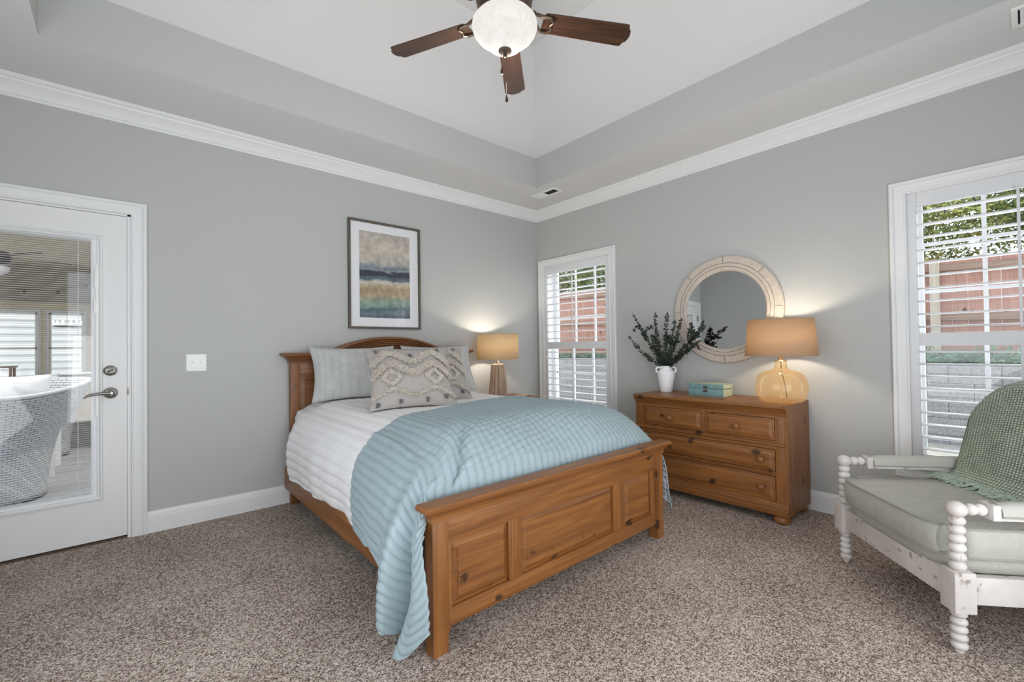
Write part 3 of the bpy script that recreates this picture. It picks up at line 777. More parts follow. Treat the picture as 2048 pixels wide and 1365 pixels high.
for x0, x1 in ((-2.699, -2.406), (-2.327, -1.655), (-1.551, -1.286)):
    raised_panel(x0, x1, FY+.028, .160, .413, .020, .026, 'pine_x', fb)
g = G()
fprof = [(.0, 0), (.006, 0), (.007, .008), (.004, .012), (.008, .020), (.018, .034), (.030, .042), (.034, .046), (.034, .048), (.046, .050), (.050, .058), (.050, .068), (.046, .073)]
loops = []
for o, dz in fprof:
    loops.append([(FX0-o*1.06, FY-o*.88, .512+dz), (FX1+o*.1+ (o*.0), FY-o*.88, .512+dz), (FX1+o*.1, FY+.058-o*.5, .512+dz), (FX0-o*1.06, FY+.058-o*.5, .512+dz)])
loops = [[(FX0-o*1.06, FY-o*.88, .512+dz), (FX1+o*.8, FY-o*.88, .512+dz), (FX1+o*.8, FY+.058-o*.5, .512+dz), (FX0-o*1.06, FY+.058-o*.5, .512+dz)] for o, dz in fprof]
g.loft(loops); g.obj('cap_moulding', 'pine_x', fb, angle=25)
for x in (-2.762, -1.150):
    G().box(x, x+.028, FY+.058, -.070, .135, .290, .003).obj('side_rail', 'pine_y', bed)

g = G()
g.box(-2.66, -1.21, -2.02, -.085, .20, .70, .12, 6)
tag(g.obj('mattress', 'mattress'), 'grey mattress on the pine bed, showing beside the headboard post', 'mattress')

# ------------------------------------------------------------------ bedding
XC, HW = -1.925, .80
def ztop(y):
    if y > -1.80: return .790
    t = (-1.80-y)/.41
    return .790-.200*(t**2.3)
def topz(x, y):
    t = abs((x-XC)/HW)
    return ztop(y)+.002-.016*t*t-.075*t**7+.004*noise.noise((x*4, y*4, .3))
def ridge(u, w):          # quilted channel profile 0..1
    return abs(sin(pi*u/w))**.55
def sheet(fpos, nu, nv, arc, disp, name, mat, solid=.006, lining=None):
    """fpos(s,v)->V ; arc(s,v)->(u,v) lengths ; disp(u,v)->offset along normal"""
    P = [[fpos(i/(nu-1), j/(nv-1)) for j in range(nv)] for i in range(nu)]
    # arc lengths
    U = [[0]*nv for _ in range(nu)]; W = [[0]*nv for _ in range(nu)]
    for j in range(nv):
        for i in range(1, nu): U[i][j] = U[i-1][j]+(P[i][j]-P[i-1][j]).length
        um = U[nu//2][j]+1.0*0
        for i in range(nu): U[i][j] -= um-2.0
    for i in range(nu):
        for j in range(1, nv): W[i][j] = W[i][j-1]+(P[i][j]-P[i][j-1]).length
    g = G()
    vs = []
    for i in range(nu):
        row = []
        for j in range(nv):
            a = P[min(i+1, nu-1)][j]-P[max(i-1, 0)][j]; b = P[i][min(j+1, nv-1)]-P[i][max(j-1, 0)]
            n = b.cross(a)
            n = n.normalized() if n.length > 1e-9 else V((0, 0, 1))
            row.append(g.bm.verts.new(P[i][j]+n*disp(U[i][j], W[i][j], i/(nu-1), j/(nv-1))))
        vs.append(row)
    for i in range(nu-1):
        for j in range(nv-1):
            q = ((i, j), (i+1, j), (i+1, j+1), (i, j+1))
            f = g.bm.faces.new([vs[a][b] for a, b in reversed(q)]); f.smooth = True
            for lp, (a, b) in zip(f.loops, reversed(q)): lp[g.uv].uv = (U[a][b], W[a][b])
    o = g.obj(name, [mat]+([lining] if lining else []), None, angle=None, fixn=False)
    md = o.modifiers.new('thickness', 'SOLIDIFY'); md.thickness = solid; md.offset = -1
    if lining: md.material_offset = 1
    return o

# white quilt: left drop - top - right drop
WS = .27
def white_pos(s, v):
    y = lerp(-.082, -1.80, v)
    k = smooth01(v/.16)
    bx = .07*k
    x0 = -2.722-bx
    L_ = [(0, (x0+.012, y-.01, .272)), (.06, (x0-.003, y, .36)), (.13, (x0-.006, y, .50)), (.19, (x0+.035, y, .62)), (.235, (-2.665, y, .705)), (.30, (-2.53, y, topz(-2.53, y)-.004))]
    Rr = [(.70, (-1.36, y, topz(-1.36, y)-.004)), (.765, (-1.19, y, .715)), (.81, (-1.105, y, .62)), (.87, (-1.075, y, .50)), (.94, (-1.07, y, .36)), (1, (-1.08, y, .28))]
    if s <= .235: p = catmull(L_, s)
    elif s >= .765: p = catmull(Rr, s)
    else:
        t = (s-.235)/.53; x = lerp(-2.665, -1.19, t)
        z = topz(x, y)
        e = min(t, 1-t)
        z = lerp(.705 if t < .5 else .715, z, smooth01(e/.10)**.6) if e < .10 else z
        p = V((x, y, z))
    if s < .24:
        f = 1-s/.24
        p.x += .010*sin(y*9+.6)*f + .006*sin(y*23)*f
        p.z += .012*sin(y*5+1)*f*f
    return p
def white_disp(u, w, s, v):
    a = lerp(.0080, .0028, smooth01((min(s, 1-s)-.18)/.10))
    return a*ridge(u, .064)+.0025*noise.noise((u*30, w*30, .2))+.0015*noise.noise((u*80, w*14, 4))
wq = sheet(white_pos, 300, 130, None, white_disp, 'white_quilt', 'whitequilt', .008)
tag(wq, 'white channel quilted coverlet over the head half of the bed', 'quilt')

BL = [  # left drop of the blue quilt: columns along v, rows shoulder -> hem
 (0.00, [(-2.665, -1.475, .728), (-2.775, -1.50, .60), (-2.818, -1.54, .44), (-2.822, -1.585, .285)]),
 (0.22, [(-2.675, -1.66, .722), (-2.800, -1.69, .58), (-2.845, -1.74, .43), (-2.850, -1.78, .285)]),
 (0.42, [(-2.690, -1.82, .712), (-2.812, -1.85, .58), (-2.862, -1.87, .44), (-2.870, -1.88, .312)]),
 (0.56, [(-2.700, -1.93, .695), (-2.835, -1.98, .55), (-2.880, -2.02, .40), (-2.885, -2.035, .258)]),
 (0.66, [(-2.712, -2.01, .680), (-2.865, -2.075, .50), (-2.915, -2.085, .31), (-2.910, -2.050, .125)]),
 (0.74, [(-2.725, -2.07, .660), (-2.895, -2.165, .49), (-2.935, -2.155, .28), (-2.920, -2.100, .070)]),
 (0.80, [(-2.740, -2.12, .630), (-2.830, -2.185, .46), (-2.805, -2.185, .26), (-2.815, -2.125, .045)]),
 (0.89, [(-2.752, -2.155, .603), (-2.852, -2.245, .455), (-2.868, -2.25, .24), (-2.905, -2.175, .014)]),
 (0.95, [(-2.764, -2.19, .560), (-2.862, -2.285, .455), (-2.892, -2.31, .25), (-2.892, -2.255, .050)]),
 (1.00, [(-2.772, -2.200, .520), (-2.860, -2.320, .455), (-2.872, -2.375, .30), (-2.862, -2.365, .170)]),
]
def bl_row(v, r):
    return catmull([(k, c[r]) for k, c in BL], v)
def blue_pos(s, v):
    A = bl_row(v, 0)
    yr = lerp(-1.135, -2.19, min(1, v/.92)) - .012*max(0, (v-.92)/.08)
    if s < .26:
        t = 1-s/.26
        p = catmull([(0, A), (.33, bl_row(v, 1)), (.66, bl_row(v, 2)), (1, bl_row(v, 3))], t)
        return p
    if s > .76:
        t = (s-.76)/.24
        zb = topz(-1.17, yr)+.016
        fl = .5+.5*sin(v*17-2.36)
        c = [(0, (-1.17, yr, zb)), (.2, (-1.085, yr-.005, zb-.07)), (.5, (-1.035+.012*fl, yr-.01, zb-.20)), (.78, (-1.028+.035*fl*t, yr-.012, zb-.34)), (1, (-1.022+.05*fl, yr-.01, zb-.46+.03*sin(v*9)))]
        return catmull(c, t)
    t = (s-.26)/.50
    x = lerp(A.x, -1.17, t)
    y = lerp(A.y, yr, smooth01(t)*.35+t*.65)
    y = max(y, -2.203)
    z = topz(x, y)+.016
    e = t
    if e < .12: z = lerp(A.z, z, smooth01(e/.12)**.7)
    # soft pull folds at the foot end
    k = smooth01((v-.45)/.5)
    z += .016*k*sin(x*9.5+2.2+y*5)*(.5+.5*sin(x*3+1))
    cx_ = -2.50-.62*(v-.70)
    z += smooth01((v-.50)/.25)*(1-smooth01((v-.86)/.10))*(-.030*math.exp(-((x-cx_)/.030)**2)+.020*math.exp(-((x-cx_-.085)/.05)**2)+.016*math.exp(-((x-cx_+.08)/.045)**2))
    z -= .17*max(0, (v-.92)/.08)*smooth01(t/.05)*smooth01((1-t)/.10)
    return V((x, y, z))
def blue_disp(u, w, s, v):
    a = lerp(.0064, .0046, smooth01((s-.2)/.15))
    wob = .010*noise.noise((w*4, u*2, 7.7))
    cross = .0048*ridge(w, .038)*smooth01((v-.40)/.3)*smooth01((s-.24)/.1)
    edge = 1-smooth01((v-.0)/.02)
    return a*ridge(u, .0435)+cross+.0022*noise.noise((u*26, w*26, 5))
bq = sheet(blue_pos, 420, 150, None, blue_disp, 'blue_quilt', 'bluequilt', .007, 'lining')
tag(bq, 'pale blue quilted throw cover folded over the foot of the bed, trailing to the carpet', 'quilt')

# ------------------------------------------------------------------ pillows
def pillow_pos(u, v, side, w, h, t, pinch=.07, pw=2.6):
    x = w/2*u*(1-pinch*(1-v*v)*abs(u)**3); z = h/2*v*(1-pinch*(1-u*u)*abs(v)**3)
    th = max(0, (1-abs(u)**pw))**.62*max(0, (1-abs(v)**pw))**.62
    return V((x, -side*(t/2*th+.003), z))
def pillow_mesh(w, h, t, pinch, crease=0, n=44):
    g = G()
    def sp(a): 
        return -cos(pi*a)*.35+(2*a-1)*.65
    for side in (1, -1):
        def f(a, b):
            u, v = sp(a), sp(b)
            p = pillow_pos(u, v, side, w, h, t, pinch)
            k = (1-abs(u)**4)*(1-abs(v)**4)
            p.y += -side*k*crease*(noise.noise((u*3+side, v*3, w*9))+.5*noise.noise((u*7, v*7+side, w*5)))
            return p
        vs = g.grid(f, n, n, lambda a, b: (a*w, b*h))
    bmesh.ops.remove_doubles(g.bm, verts=g.bm.verts, dist=.0005)
    return g
def place(o, bottom, yaw, lean, h):
    """local: x width, z up, -y front. bottom = centre of the bottom edge"""
    m = Matrix.Translation(bottom) @ Matrix.Rotation(yaw, 4, 'Z') @ Matrix.Rotation(-lean, 4, 'X') @ Matrix.Translation((0, 0, h/2))
    o.matrix_world = m
    return m
def seam(g, w, h, pinch, r):
    pts = []
    for k in range(80):
        a = k/80*4; q = int(a); f = (a-q)*2-1
        u, v = [(f, -1), (1, f), (-f, 1), (-1, -f)][q]
        p = pillow_pos(u, v, 1, w, h, 0, pinch); pts.append(p)
    g.tube(pts, r, 6, True)
    return g
g = pillow_mesh(.66, .45, .17, .10, .014)
sham = g.obj('pillow', 'sham', None, angle=None)
seam(G(), .66, .45, .10, .004).obj('piping', 'sham', sham, local=True)
place(sham, V((-2.30, -.345, .785)), R(-10), R(24), .45)
tag(sham, 'pale grey crinkled sham pillow leaning at the left of the headboard', 'pillow', 'pillows on the bed')
s2 = dup(sham, (0, 0, 0), 'pale grey shiny sham pillow at the right, mostly hidden behind the tufted pillows')
place(s2, V((-1.555, -.40, .785)), R(-10), R(24), .45)

TW, TH, TT, TPN = .575, .50, .15, .085
def tuft_surface(u, v):
    p = pillow_pos(u, v, 1, TW, TH, TT, TPN)
    return p
def strands(g, path, width, dens, length, rad, rnd):
    """yarn tufts along a polyline of (u,v) on the front face"""
    for (u0, v0), (u1, v1) in zip(path, path[1:]):
        seglen = math.hypot((u1-u0)*TW/2, (v1-v0)*TH/2)
        du, dv = (u1-u0), (v1-v0); nn = math.hypot(du, dv) or 1
        pu, pv = -dv/nn, du/nn
        for k in range(max(1, int(seglen*dens))):
            t = rnd.random(); o = rnd.uniform(-1, 1)*width
            u = u0+du*t+pu*o/(TW/2); v = v0+dv*t+pv*o/(TH/2)
            if abs(u) > .985 or abs(v) > .985: continue
            p = tuft_surface(u, v)
            d = V((rnd.uniform(-.7, .7), -1, rnd.uniform(-.9, .4))).normalized()
            l = length*rnd.uniform(.6, 1.2)
            a = V((1, 0, 0)); b = d.cross(a).normalized(); a = b.cross(d)
            lo = []
            for r_, h in ((rad*.8, -.1), (rad, .45), (rad*.9, .85), (rad*.35, 1.0)):
                c = p+d*(l*h)+V((0, 0, -.25*l*h*h))
                lo.append([c+a*r_*cos(q*pi/2)+b*r_*sin(q*pi/2) for q in range(4)])
            g.loft(lo, False, True, True, True)
g = pillow_mesh(TW, TH, TT, TPN, .008)
tuf = g.obj('tufted_pillow', 'tuftbase', None, angle=None)
rnd = random.Random(3)
def zig(v0, amp, n, u0=-1, u1=1, ph=0, rep=14):
    pts = []
    for k in range(n*rep+1):
        x = k/(n*rep); a = (x*n+ph) % 1
        tri = 1-abs(2*a-1)
        tri = .5-.5*cos(pi*tri)*.55-.5*.45*(1-2*tri)
        pts.append((lerp(u0, u1, x), v0+amp*(tri-.5)*2))
    return pts
for path, wd in ((zig(.50, .19, 2, ph=0), .021), (zig(.10, .18, 2, ph=0), .022)):
    g = G(); strands(g, path, wd, 3600, .026, .0027, rnd); g.obj('tufted_zigzag', 'yarn', tuf, local=True, angle=None, fixn=False)
g = G(); strands(g, zig(-.62, .10, 2, ph=.02), .010, 2300, .022, .0027, rnd); g.obj('tufted_wave', 'yarn', tuf, local=True, angle=None, fixn=False)
for cu in (-.50, .50):
    g = G(); c = (cu, -.17); q = (.20, .22)
    strands(g, [(c[0]-q[0], c[1]), (c[0], c[1]+q[1]), (c[0]+q[0], c[1]), (c[0], c[1]-q[1]), (c[0]-q[0], c[1])], .011, 2700, .021, .0027, rnd)
    g.obj('tufted_diamond', 'yarn', tuf, local=True, angle=None, fixn=False)
for u, v in ((-.83, -.90), (-.33, -.88), (.28, -.86), (.72, -.78), (-.78, .80), (0, .55), (.72, .84)):
    g = G(); strands(g, [(u-.03, v), (u+.03, v)], .013, 2600, .016, .0026, rnd); g.obj('pompom', 'greyyarn', tuf, local=True, angle=None, fixn=False)
place(tuf, V((-2.245, -1.155, .782)), R(-17), R(38), TH)
tag(tuf, 'front tufted taupe pillow with cream zigzag fringe and grey pompoms', 'pillow', 'pillows on the bed')
t2 = dup(tuf, (0, 0, 0), 'second tufted taupe pillow, leaning behind the right edge of the front one')
place(t2, V((-1.975, -.955, .782)), R(-17), R(38), TH)

# ================================================================== NIGHTSTAND AND ITS LAMP
NZ = .665
ns = empty('nightstand', (-.72, -.23, 0), 0, 'low pine nightstand between the bed and the window corner', 'nightstand')
g = G(); g.box(-1.005, -.425, -.455, -.022, NZ-.026, NZ, .006); g.obj('top', 'pine_x', ns)
g = G(); g.box(-.985, -.445, -.430, -.030, .10, NZ-.026, .002); g.obj('body', 'pine_z', ns)
for x in (-.98, -.50):
    for y in (-.425, -.085): G().box(x, x+.05, y, y+.05, 0, .10, .003).obj('leg', 'pine_z', ns)
for z in (.14, .385):
    d = G().box(-.965, -.465, -.444, -.430, z, z+.225, .004).obj('drawer', 'pine_x', ns)
    g = G(); g.lathe([(.010, 0), (.009, .012), (.018, .020), (.016, .028), (.004, .031)], (-.715, -.444, z+.112), 'y', 16, mat=Matrix.Rotation(pi, 4, 'Z')); g.obj('knob', 'pine_z', d)

LX, LY = -.842, -.275
lamp = empty('table_lamp', (LX, LY, NZ), 0, 'table lamp with a fluted whitewashed wood base and linen drum shade beside the bed', 'lamp', 'lit table lamps')
g = G(); loops = []
for z, r in ((NZ, .098), (NZ+.012, .100), (NZ+.30, .072), (NZ+.338, .068), (NZ+.345, .062)):
    lp = []
    for k in range(128):
        a = 2*pi*k/128; fl = min(1, abs(sin(a*7))*2.4)
        rr = r*(.84+.16*fl) if NZ < z < NZ+.34 else r*.93
        lp.append((LX+rr*cos(a), LY+rr*sin(a), z))
    loops.append(lp)
g.loft(loops, True, True, True, True); g.obj('base', 'lampwood', lamp, angle=25)
g = G(); g.lathe([(.016, NZ+.345), (.016, NZ+.365), (.010, NZ+.37), (.010, NZ+.46), (.014, NZ+.46), (.014, NZ+.505)], (LX, LY, 0)); g.obj('stem', 'brass', lamp)
SB, ST, SR = 1.056, 1.307, .207
def drum(name, mat, parent, cx, cy, z0, z1, r0_, r1_, ribz=None):
    g = G(); g.lathe([(r0_, z0), (r1_, z1)], (cx, cy, 0), 'z', 72, caps=False)
    o = g.obj(name, mat, parent, angle=None)
    md = o.modifiers.new('t', 'SOLIDIFY'); md.thickness = .0015
    for z, r in ((z0+.002, r0_), (z1-.002, r1_)):
        g = G(); g.tube([(cx+r*cos(2*pi*k/72), cy+r*sin(2*pi*k/72), z) for k in range(72)], .0022, 6, True); g.obj('trim_ring', mat, o)
    g = G(); zz = z1-.03
    for k in range(3):
        a = 2*pi*k/3+.4; g.tube([(cx, cy, zz), (cx+(r1_-.003)*cos(a), cy+(r1_-.003)*sin(a), zz+.02)], .002, 6)
    g.obj('spider', 'brass', o)
    return o
drum('lamp_shade', 'shade1', lamp, LX, LY, SB, ST, SR, SR)
M['bulb'] = emit('lit_bulb', (1, .89, .74, 1), 230)
M['bulb2'] = emit('lit_warm_bulb', (1, .86, .68, 1), 195)
G().ball((LX, LY, 1.205), (.028, .028, .036)).obj('bulb', 'bulb', lamp)
g = G(); g.lathe([(0, 0), (.050, 0), (.072, .010), (.074, .013), (.068, .012), (.048, .004), (0, .004)], (-.565, -.33, NZ), caps=False)
tag(g.obj('dish', 'lampwood'), 'small shallow wooden dish on the nightstand right of the lamp', 'dish')

# ================================================================== DRESSER
DXF, DXB, DYL, DYR, DZ = -.452, -.022, -1.612, -2.738, .775
ds = empty('dresser', (-.24, -2.17, 0), 0, 'knotty pine dresser with two small and two wide drawers under the round mirror', 'dresser')
# right and left ends, following the cornice profile at the front
cpf = [(0, .700), (.004, .706), (.006, .715), (.012, .722), (.022, .736), (.030, .744), (.031, .748), (.036, .750), (.038, .758), (.038, .772), (.036, DZ)]
endp = [(DXB, .05), (DXF, .05), (DXF, .700)]+[(DXF-o, z) for o, z in cpf]+[(DXB, DZ)]
for y0, y1 in ((DYR, DYR+.022), (DYL-.022, DYL)):
    G().prism(endp, 'y', y0, y1).obj('side_panel', 'pine_z', ds)
g = G(); topp = [(DXB, .752), (DXF-.036, .752), (DXF-.038, .758), (DXF-.038, .772), (DXF-.036, DZ), (DXB, DZ)]
g.prism(topp, 'y', DYR+.022, DYL-.022); g.obj('top', 'pine_y', ds)
g = G(); g.prism([(DXF+.03, .690), (DXF+.0, .690)]+[(DXF-o, z) for o, z in cpf[:8]]+[(DXF+.03, .752)], 'y', DYR+.022, DYL-.022); g.obj('cornice', 'pine_y', ds, angle=25)
g = G()
g.box(DXF, DXB, DYR+.022, DYR+.074, .05, .690, .001); g.obj('front_stile', 'pine_z', ds)
g = G(); g.box(DXF, DXB, DYL-.074, DYL-.022, .05, .690, .001); g.obj('front_stile', 'pine_z', ds)
g = G()
YI0, YI1 = DYR+.074, DYL-.074
for z0, z1 in ((.684, .690), (.481, .536), (.306, .332), (.05, .143)): g.box(DXF+.001, DXF+.03, YI0, YI1, z0, z1)
g.box(DXF+.0005, DXF+.03, -2.199, -2.172, .536, .684)
g.obj('front_rail', 'pine_y', ds)
G().box(DXF+.03, DXF+.032, YI0, YI1, .05, .69).obj('gap_shade_sheet', 'dark', ds)  # near-black sheet stands for the shade behind the drawer gaps
g = G(); wp = [(DXF+.002, .500), (DXF-.006, .502), (DXF-.014, .508), (DXF-.016, .514), (DXF-.012, .520), (DXF+.002, .524)]
g.prism(wp, 'y', DYR+.012, DYL-.012); g.obj('waist_moulding', 'pine_y', ds, angle=25)
g = G(); bp_ = [(DXF+.01, .055), (DXF-.014, .055), (DXF-.016, .060), (DXF-.016, .088), (DXF-.013, .094), (DXF-.010, .096), (DXF-.010, .108), (DXF-.005, .114), (DXF-.003, .124), (DXF, .128), (DXF+.01, .128)]
g.prism(bp_, 'y', DYR+.002, DYL-.002); g.obj('plinth_moulding', 'pine_y', ds, angle=25)
for x in (DXF+.035, DXB-.055):
    for y in (DYR+.055, DYL-.055):
        g = G(); g.lathe([(.036, 0), (.048, .008), (.052, .022), (.046, .040), (.038, .050), (.038, .056)], (x, y, 0), 'z', 24); g.obj('bun_foot', 'pine_z', ds)
def drawer(y0, y1, z0, z1, knobs, lab=None):
    yy0, yy1 = min(y0, y1)+.003, max(y0, y1)-.003; zz0, zz1 = z0+.003, z1-.003
    g = G(); lv = [(0, -.02), (0, .004), (.003, .007), (.010, .008), (.012, .004), (.028, .011), (.031, .012), (.034, .012)]
    g.loft([[(DXF-o, yy0+u, zz0+u), (DXF-o, yy1-u, zz0+u), (DXF-o, yy1-u, zz1-u), (DXF-o, yy0+u, zz1-u)] for u, o in lv])
    d = g.obj('drawer', 'pine_y', ds, angle=12)
    for ky in knobs:
        g = G(); g.lathe([(.011, .010), (.010, .022), (.014, .026), (.021, .032), (.0225, .038), (.018, .044), (.010, .047), (.002, .048)], (DXF, ky, (z0+z1)/2), 'x', 24, mat=Matrix.Rotation(pi, 4, 'Z')); g.obj('knob', 'pine_z', d)
drawer(-1.690, -2.172, .536, .684, (-1.929,))
drawer(-2.199, -2.664, .536, .684, (-2.428,))
drawer(-1.690, -2.664, .332, .481, (-1.775, -2.582))
drawer(-1.690, -2.664, .143, .306, (-1.775, -2.582))

# ------------------------------------------------------------------ amber glass lamp
GX, GY = -.272, -2.648
gl = empty('table_lamp', (GX, GY, DZ), 0, 'amber glass bottle lamp with a tan drum shade on the dresser', 'lamp', 'lit table lamps')
z0 = DZ
prof = [(.0, z0+.012), (.060, z0+.006), (.105, z0+.001), (.128, z0+.010), (.147, z0+.035), (.157, z0+.075), (.158, z0+.110), (.152, z0+.150), (.138, z0+.182), (.115, z0+.203), (.085, z0+.214), (.058, z0+.221), (.042, z0+.233), (.036, z0+.250), (.034, z0+.268), (.037, z0+.276), (.036, z0+.281)]
g = G(); g.lathe(prof, (GX, GY, 0), 'z', 64, caps=False); g.obj('glass_base', 'amber', gl, angle=None)
g = G(); g.lathe([(.036, z0+.281), (.036, z0+.287), (.016, z0+.290), (.010, z0+.300), (.010, z0+.385), (.015, z0+.385), (.015, z0+.425)], (GX, GY, 0), 'z', 24); g.obj('socket', 'brass', gl)
g = G(); g.tube([(GX, GY, z0+.283), (GX-.001, GY-.003, z0+.22), (GX-.004, GY-.022, z0+.13), (GX-.006, GY-.036, z0+.03)], .0028, 8); g.obj('cord', 'groove', gl)
drum('lamp_shade', 'shade2', gl, GX, GY, 1.092, 1.340, .218, .197)
G().ball((GX, GY, 1.235), (.028, .028, .036)).obj('bulb', 'bulb2', gl)

# ------------------------------------------------------------------ vase with eucalyptus
VX, VY = -.150, -1.716
vs = empty('vase', (VX, VY, DZ), 0, 'white ceramic jug vase with two small handles on the dresser', 'vase')
g = G(); prof = [(.0, 0), (.046, 0), (.049, .004), (.056, .05), (.066, .11), (.071, .145), (.068, .165), (.056, .183), (.045, .192), (.042, .200), (.045, .214), (.048, .220), (.043, .222), (.038, .205), (.036, .19)]
g.lathe([(r, z+DZ) for r, z in prof], (VX, VY, 0), 'z', 40, caps=False); g.obj('body', 'ceramic', vs, angle=50)
va = R(-52)
for s in (1, -1):
    c = (cos(va)*s, sin(va)*s)
    pts = []
    for k in range(13):
        a = lerp(R(200), R(-80), k/12) if s > 0 else lerp(R(200), R(-80), k/12)
        rr = .060+.022*cos(a); z = .187+.024*sin(a)
        pts.append((VX+c[0]*rr, VY+c[1]*rr, DZ+z))
    g = G(); g.tube(pts, .0068, 10); g.obj('handle', 'ceramic', vs)
def branch(tip, bend, nl, label, side=()):
    """one stem rising from the vase mouth to tip (relative to vase), with paired round leaves"""
    rnd = random.Random(hash(label) % 9999 if False else sum(map(ord, label)))
    b0 = V((VX, VY, DZ+.06)); b1 = V((VX+tip[0]*.06, VY+tip[1]*.06, DZ+.215)); t = V((VX+tip[0], VY+tip[1], DZ+tip[2]))
    ctrl = b1.lerp(t, .45)+V(bend)
    pts = [b0.lerp(b1, k/4) for k in range(4)]
    for k in range(17):
        u = k/16; pts.append(b1*(1-u)**2+ctrl*2*u*(1-u)+t*u*u)
    g = G(); g.tube(pts, [lerp(.0028, .0010, k/(len(pts)-1)) for k in range(len(pts))], 6)
    st = g.obj('eucalyptus_branch', 'stem'); tag(st, label, 'branch', 'eucalyptus branches in the vase')
    g = G()
    def leaf(p, d, r):
        n = d.cross(V((rnd.uniform(-1, 1), rnd.uniform(-1, 1), rnd.uniform(.2, 1)))).normalized()
        w = n.cross(d).normalized(); c = p+d*r*1.05
        cup = n*r*.25
        ring = [c+d*r*cos(2*pi*q/10)+w*r*.92*sin(2*pi*q/10)+cup for q in range(10)]
        cv = g.bm.verts.new(c); rv = [g.bm.verts.new(x) for x in ring]
        for q in range(10):
            f = g.bm.faces.new((cv, rv[q], rv[(q+1) % 10])); f.smooth = True
    def along(P, n, r_a, r_b):
        for k in range(n):
            u = (k+.3)/n; idx = u*(len(P)-1); i = int(idx); p = P[i].lerp(P[min(i+1, len(P)-1)], idx-i)
            tg = (P[min(i+1, len(P)-1)]-P[max(i-1, 0)]).normalized()
            a = V((rnd.uniform(-1, 1), rnd.uniform(-1, 1), rnd.uniform(-1, 1))); a = (a-tg*a.dot(tg)).normalized()
            for sgn in (1, -1): leaf(p, (a*sgn+tg*.35).normalized(), lerp(r_a, r_b, u)*rnd.uniform(.8, 1.15))
        leaf(P[-1], (P[-1]-P[-2]).normalized(), r_b)
    along(pts[4:], int(nl*2.2), .0142, .0095)
    for (u, off, n) in side:
        i = 4+int(u*15); p = pts[i]; q = p+V(off)
        sp = [p.lerp(q, k/6)+V((0, 0, .012*sin(pi*k/6))) for k in range(7)]
        g.tube(sp, .0009, 5); along(sp, int(n*1.8), .0120, .0090)
    g.obj('leaves', 'leaf', st, angle=None, fixn=False)
# directions: `a` toward the left of the photo (+y), `b` toward the right (-y)
branch((-.02, .345, .475), (0, .02, -.06), 15, 'lowest eucalyptus branch, reaching far left over the dresser edge')
branch((-.05, .285, .680), (-.02, .02, .03), 22, 'tall eucalyptus branch at the upper left of the vase', ((.72, (-.02, -.10, .05), 6), (.80, (.01, .07, -.03), 6), (.55, (0, .05, .05), 5)))
branch((-.03, .075, .665), (.0, .05, .03), 19, 'eucalyptus branch rising nearly straight, left of centre', ((.45, (-.01, .05, .09), 6),))
branch((-.06, -.055, .660), (.0, .02, .0), 18, 'straight eucalyptus branch in the middle of the bunch', ((.5, (-.02, -.05, .08), 6),))
branch((-.03, -.105, .590), (0, -.01, .02), 16, 'short eucalyptus branch just right of centre', ((.55, (-.02, .03, .08), 6),))
branch((-.08, -.190, .600), (0, -.02, .03), 18, 'eucalyptus branch leaning right in front of the mirror frame', ((.5, (-.02, -.06, .04), 6),))
branch((-.07, -.385, .545), (0, -.03, .05), 24, 'long leafy eucalyptus branch reaching right across the mirror', ((.62, (-.02, -.02, .11), 8), (.70, (-.03, -.08, .03), 7), (.78, (0, .01, .09), 7), (.66, (0, -.09, -.05), 6)))
branch((-.03, -.315, .425), (0, -.02, .03), 14, 'thin eucalyptus branch pointing right below the mirror glass')
branch((-.06, -.260, .375), (0, -.03, .02), 17, 'lowest eucalyptus branch on the right, drooping at its tip')
branch((-.01, .125, .480), (0, .03, .03), 16, 'short eucalyptus branch inside the left half of the bunch', ((.5, (0, .06, .05), 5),))

# ------------------------------------------------------------------ box
bxr = empty('keepsake_box', (-.215, -2.125, DZ), R(0), 'small teal painted wooden box with a metal clasp on the dresser', 'box')
bx0, bx1, by0, by1 = -.292, -.130, -2.262, -1.992
G().box(bx0, bx1, by0, by1, DZ, DZ+.060, .002).obj('body', 'boxteal', bxr)
G().box(bx0-.001, bx1, by0-.001, by1+.001, DZ+.062, DZ+.096, .002).obj('lid', 'boxteal', bxr)
g = G(); g.box(bx0+.003, bx1-.003, by0+.003, by1-.003, DZ+.0965, DZ+.0975); g.box(bx0+.003, bx1-.003, by0-.0022, by0-.0012, DZ+.064, DZ+.094); g.box(bx0+.003, bx1-.003, by0-.0012, by0-.0002, DZ+.003, DZ+.057)
o = g.obj('pale_lamplit_faces', 'boxlit', bxr); o['label'] = 'pale green top, and right side with lamplight put into its colour'  # pale top; lamplight painted onto the right side as paler green
g = G(); ym = (by0+by1)/2
g.box(bx0-.003, bx0, ym-.017, ym+.017, DZ+.066, DZ+.080, .001); g.box(bx0-.003, bx0, ym-.017, ym+.017, DZ+.036, DZ+.050, .001)
g.tube([(bx0-.004, ym-.010, DZ+.070), (bx0-.006, ym-.010, DZ+.046), (bx0-.006, ym+.010, DZ+.046), (bx0-.004, ym+.010, DZ+.070)], .0018, 6)
g.obj('clasp', 'bronze', bxr)

